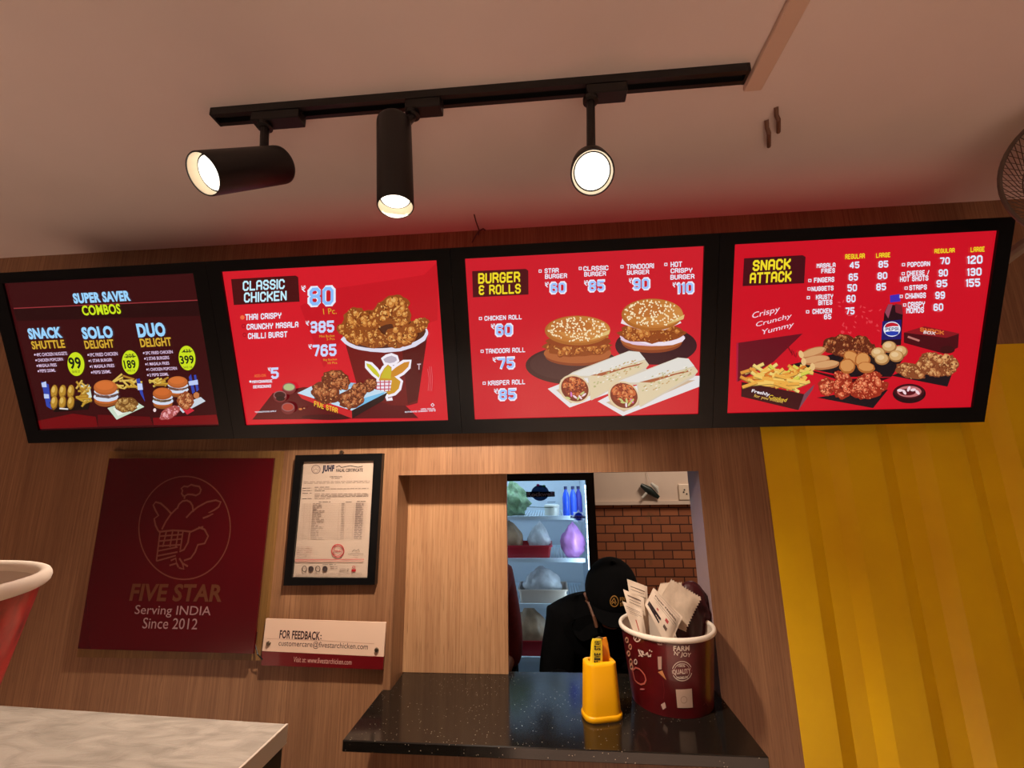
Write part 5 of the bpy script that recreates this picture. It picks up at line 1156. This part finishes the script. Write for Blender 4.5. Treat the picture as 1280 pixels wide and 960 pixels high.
bm = bmesh.new(); tube(bm, [(.01, -.02, .04), (.04, -.02, .01), (.05, -.02, -.02)], [.008, .016, .006], 8); tube(bm, [(-.05, -.01, -.05), (-.02, -.01, -.02)], .008, 8); obj('clip_grip', bm, mat('white_clip', (206, 206, 196), .4), Hk, True)

# ================================================================== PEOPLE
SKIN = mat('skin', (124, 76, 52), .5); CLO = mat('black_cloth', (7, 7, 8), .95, noise=.2, nscale=60, spec=.1); MRC = mat('maroon_cloth', (96, 14, 22), .8, noise=.2, nscale=60)
HAIR = mat('black_hair', (12, 10, 9), .5)
def skin_mesh(name, V_, E_, R_, m, parent, sub=2, root=0):
    me = bpy.data.meshes.new('s'); me.from_pydata(V_, E_, []); ob = bpy.data.objects.new('s', me); COL.objects.link(ob)
    md = ob.modifiers.new('s', 'SKIN'); md.use_smooth_shade = True
    sd = ob.modifiers.new('d', 'SUBSURF'); sd.levels = sub; sd.render_levels = sub
    for i, s_ in enumerate(me.skin_vertices[0].data):
        r = R_[i]; s_.radius = r if isinstance(r, tuple) else (r, r); s_.use_root = (i == root)
    dg = bpy.context.evaluated_depsgraph_get(); dg.update(); nm = bpy.data.meshes.new_from_object(ob.evaluated_get(dg)); bpy.data.objects.remove(ob)
    nm.name = name; nm.materials.clear(); nm.materials.append(m)
    for p in nm.polygons: p.use_smooth = True
    o_ = bpy.data.objects.new(name, nm); COL.objects.link(o_); o_.parent = parent; return o_
def hand(V_, E_, R_, wrist, fwd, side, up, sgn):
    """palm, five separate bent fingers; indices appended to the body skeleton"""
    w0 = len(V_)-1; Vv = Vector(wrist); palm = Vv+fwd*.055
    V_.append(tuple(palm)); R_.append((.034, .016)); E_.append((w0, len(V_)-1)); pi = len(V_)-1
    for k, (off, ln) in enumerate(((-.027, .07), (-.009, .08), (.009, .075), (.026, .06))):
        prev = pi; b_ = palm+side*off+fwd*.03
        for j, (l, dn) in enumerate(((0, 0), (ln*.5, -.15), (ln*.8, -.5), (ln, -.8))):
            V_.append(tuple(b_+fwd*l+up*dn*.03)); R_.append(.0095-.001*j); E_.append((prev, len(V_)-1)); prev = len(V_)-1
    b_ = Vv+fwd*.025-side*.03*sgn; prev = w0
    for j, q in enumerate((b_, b_+fwd*.03-side*.02*sgn, b_+fwd*.06-side*.018*sgn-up*.01)):
        V_.append(tuple(q)); R_.append(.011-.001*j); E_.append((prev, len(V_)-1)); prev = len(V_)-1
def person(label, hip, chest, neck, head, shl, shr, hands, elb, facing, cloth_top, sleeve, knees=None):
    P = thing('person', label, 'person', (hip.x, hip.y, 0)); o_ = P.location
    q = lambda v: tuple(Vector(v)-o_)
    side = (shr-shl).normalized(); fw = facing.normalized()
    V_, E_, R_ = [q(hip), q(hip.lerp(chest, .5)), q(chest), q(neck)], [(0, 1), (1, 2), (2, 3)], [(.115, .080), (.095, .07), (.075, .06), (.048, .048)]
    tops = ([q(hip-Vector((0, 0, .14)))]+list(V_[:3]), [(0, 1), (1, 2), (2, 3)], [(.170, .130), (.165, .125), (.158, .120), (.165, .12)])
    armdat = []
    for sh, el, ha, sg in ((shl, elb[0], hands[0], 1), (shr, elb[1], hands[1], -1)):
        i0 = len(V_); V_ += [q(sh), q(el), q(ha)]; R_ += [.036, .034, .028]; E_ += [(2, i0), (i0, i0+1), (i0+1, i0+2)]
        d = (ha-el).normalized(); sd = side-d*side.dot(d); sd.normalize(); hand(V_, E_, R_, q(ha), d, sd, d.cross(sd)*-1 if (d.cross(sd)).z < 0 else d.cross(sd), sg)
        armdat.append((sh, el, ha))
    legs = []
    for sg in (-1, 1):
        h_ = hip+side*.09*sg-Vector((0, 0, .08)); kn = Vector((h_.x, h_.y, .50))+fw*.02; an = Vector((h_.x, h_.y, .09))-fw*.02; toe = an+fw*.14-Vector((0, 0, .055))
        i0 = len(V_); V_ += [q(h_), q(kn), q(an), q(toe)]; R_ += [.088, .060, .042, (.04, .03)]; E_ += [(0, i0), (i0, i0+1), (i0+1, i0+2), (i0+2, i0+3)]; legs.append((h_, kn, an, toe))
    skin_mesh('body', V_, E_, R_, SKIN, P)
    # shirt
    TV, TE, TR = tops
    for sh, el, ha in armdat:
        i0 = len(TV); cuff = el.lerp(ha, sleeve); TV += [q(sh), q(el), q(cuff)]; TR += [.078, .060, .05]; TE += [(3, i0), (i0, i0+1), (i0+1, i0+2)]
    i0 = len(TV); TV += [q(chest.lerp(neck, .55)), q(chest.lerp(neck, .92))]; TR += [.105, .072]; TE += [(3, i0), (i0, i0+1)]
    skin_mesh('shirt', TV, TE, TR, cloth_top, P)
    LV, LE, LR = [q(hip+Vector((0, 0, .06)))], [], [(.145, .108)]
    for h_, kn, an, toe in legs:
        i0 = len(LV); LV += [q(h_), q(kn), q(an+Vector((0, 0, .03)))]; LR += [.10, .074, .062]; LE += [(0, i0), (i0, i0+1), (i0+1, i0+2)]
    skin_mesh('trousers', LV, LE, LR, CLO, P)
    for h_, kn, an, toe in legs:
        skin_mesh('shoe', [q(an-fw*.03-Vector((0, 0, .045))), q(an+fw*.05-Vector((0, 0, .045))), q(toe+Vector((0, 0, .005)))], [(0, 1), (1, 2)], [(.045, .045), (.046, .042), (.042, .032)], BLACKP, P)
    return P
def make_head(P, c, facing, upd, cap=True, r=.088):
    """head with features, hair and a peaked cap; facing is the way the face looks"""
    f = facing.normalized(); u = (upd-f*upd.dot(f)).normalized(); s_ = f.cross(u); c = c-P.location
    Mx = Matrix((s_, f, u)).transposed().to_4x4(); Mx.translation = c
    def put_(bm): bmesh.ops.transform(bm, matrix=Mx, verts=bm.verts); return bm
    bm = bmesh.new(); ellipsoid(bm, (0, 0, .01), (.075, .094, .098), u=28, v=18)
    for v in bm.verts:
        if v.co.z < 0: v.co.x *= 1+v.co.z*2.2; v.co.y = v.co.y*(1+v.co.z*1.2)+(.015*min(1, -v.co.z/.08))
    ellipsoid(bm, (0, .092, -.012), (.014, .018, .022), u=12, v=8)
    for sg in (-1, 1): ellipsoid(bm, (sg*.076, -.005, -.005), (.010, .020, .030), u=12, v=8)
    ellipsoid(bm, (0, .080, -.050), (.026, .010, .008), u=12, v=6); obj('head', put_(bm), SKIN, P, True, 70)
    bm = bmesh.new()
    for sg in (-1, 1): ellipsoid(bm, (sg*.030, .080, .010), (.012, .008, .007), u=10, v=6)
    obj('eyes', put_(bm), mat('eye_white', (200, 190, 180), .3), P, True)
    bm = bmesh.new(); ellipsoid(bm, (0, -.016, .018), (.083, .092, .098), u=24, v=16); bmesh.ops.bisect_plane(bm, geom=bm.verts[:]+bm.edges[:]+bm.faces[:], plane_co=(0, -.02, -.035), plane_no=(0, .55, -1), clear_outer=True); obj('hair', put_(bm), HAIR, P, True, 70)
    if cap:
        bm = bmesh.new(); ellipsoid(bm, (0, -.004, .030), (.090, .106, .100), u=32, v=20); bmesh.ops.bisect_plane(bm, geom=bm.verts[:]+bm.edges[:]+bm.faces[:], plane_co=(0, 0, .020), plane_no=(0, -.1, -1), clear_outer=True)
        ellipsoid(bm, (0, -.004, .131), (.010, .010, .006), u=10, v=6)
        cp = obj('cap', put_(bm), CLO, P, True, 70)
        bm = bmesh.new(); top, bot = [], []
        for j in range(5):
            for L2, dz in ((top, .0), (bot, -.003)):
                L2.append([bm.verts.new((.084*math.sin(t)*(1-.06*j), .085*math.cos(t)+.070*j/4*max(0, math.cos(t))**.5, .022+dz-.020*(t*t)*.5-.012*j/4)) for t in [(-1.25+2.5*k/14) for k in range(15)]])
        for L2 in (top, bot):
            for a, b_ in zip(L2, L2[1:]):
                for k in range(14): bm.faces.new((a[k], a[k+1], b_[k+1], b_[k]))
        for k in range(14):
            bm.faces.new((top[-1][k], top[-1][k+1], bot[-1][k+1], bot[-1][k])); bm.faces.new((top[0][k], bot[0][k], bot[0][k+1], top[0][k+1]))
        obj('cap_brim', put_(bm), CLO, cp, True, 50)
        def cf(x, z, h):   # on the cap's front
            a = x/.095; zz = (z-.030)/.100; k = math.sqrt(max(0, 1-zz*zz)); return Mx @ Vector((.0925*k*math.sin(a), -.004+.1085*k*math.cos(a)+h, z))
        A_ = Art(lambda x, y: (x, y), cf, .0006); GO = (176, 130, 62)
        A_.stroke([(-.036+.017*math.cos(t), .062+.020*math.sin(t)) for t in [k*.42 for k in range(15)]], .0025, GO) if False else None
        ptsr = [(-.006+.015*math.cos(k*.4189), .060+.017*math.sin(k*.4189)) for k in range(15)]
        for k in range(15):
            a, b_ = ptsr[k], ptsr[(k+1) % 15]; ca = (-.006, .060); sc = lambda p, m_: (ca[0]+(p[0]-ca[0])*m_, ca[1]+(p[1]-ca[1])*m_)
            A_.face([a, b_, sc(b_, .84), sc(a, .84)], GO)
        for seg in (((-.014, .056), (-.006, .070), (.002, .056)), ((-.012, .052), (-.006, .060), (.0, .052))):
            for p_, q_ in zip(seg, seg[1:]): A_.face([p_, (p_[0]+.003, p_[1]), (q_[0]+.003, q_[1]), q_], GO)
        for s2, x0, x1, z0, z1 in (('FIVE', -.026, .028, .061, .072), ('STAR', -.026, .028, .046, .057)):
            vv, ff = glyphs(s2, .02); mn, mx = vv.min(0), vv.max(0); sc2 = (vv-mn)/(mx-mn)
            vb = [A_.bm.verts.new(cf(x0-x1*a, z0+(z1-z0)*b_, A_.h)) for a, b_ in sc2]
            for f_ in ff:
                try: fa = A_.bm.faces.new([vb[i] for i in f_])
                except ValueError: continue
                fa[A_.col] = (*lin(GO), 1)
        A_.build('cap_emblem', PRINT_INK, cp)
# cook in black leaning over the counter inside, head bowed
hd = Vector((.200, 1.665, CAMZ-.405))
P1 = person('person in a black cap and black shirt bowed over the kitchen side of the hatch', Vector((.14, 1.93, .90)), Vector((.145, 1.82, 1.02)), Vector((.185, 1.72, 1.095)), hd, Vector((.03, 1.78, 1.02)), Vector((.29, 1.78, 1.02)),
            (Vector((.06, 1.56, .90)), Vector((.30, 1.54, .90))), (Vector((-.005, 1.74, .84)), Vector((.36, 1.74, .84))), Vector((0, -1, 0)), CLO, .55)
make_head(P1, hd, Vector((-.12, -.85, -.38)), Vector((.08, -.30, .9)))
bm = bmesh.new(); q = P1.location
tube(bm, [at(731, 741, 1, 1.70)-q, at(737, 756, 1, 1.675)-q, at(742, 770, 1, 1.66)-q, at(746, 784, 1, 1.66)-q], .006, 6); obj('apron_strap', bm, mat('brown_strap', (112, 72, 50), .6), P1)
# second worker, in maroon
P2 = person('person in a maroon shirt standing mostly behind the oak hatch panel', Vector((-.30, 1.84, .86)), Vector((-.31, 1.82, 1.13)), Vector((-.31, 1.80, 1.30)), None, Vector((-.47, 1.83, 1.17)), Vector((-.185, 1.83, 1.155)),
            (Vector((-.42, 1.60, .93)), Vector((-.20, 1.60, .86))), (Vector((-.50, 1.80, .92)), Vector((-.172, 1.82, .90))), Vector((0, -1, 0)), MRC, .2)
make_head(P2, Vector((-.31, 1.79, 1.42)), Vector((-.1, -1, -.2)), Vector((0, 0, 1)))
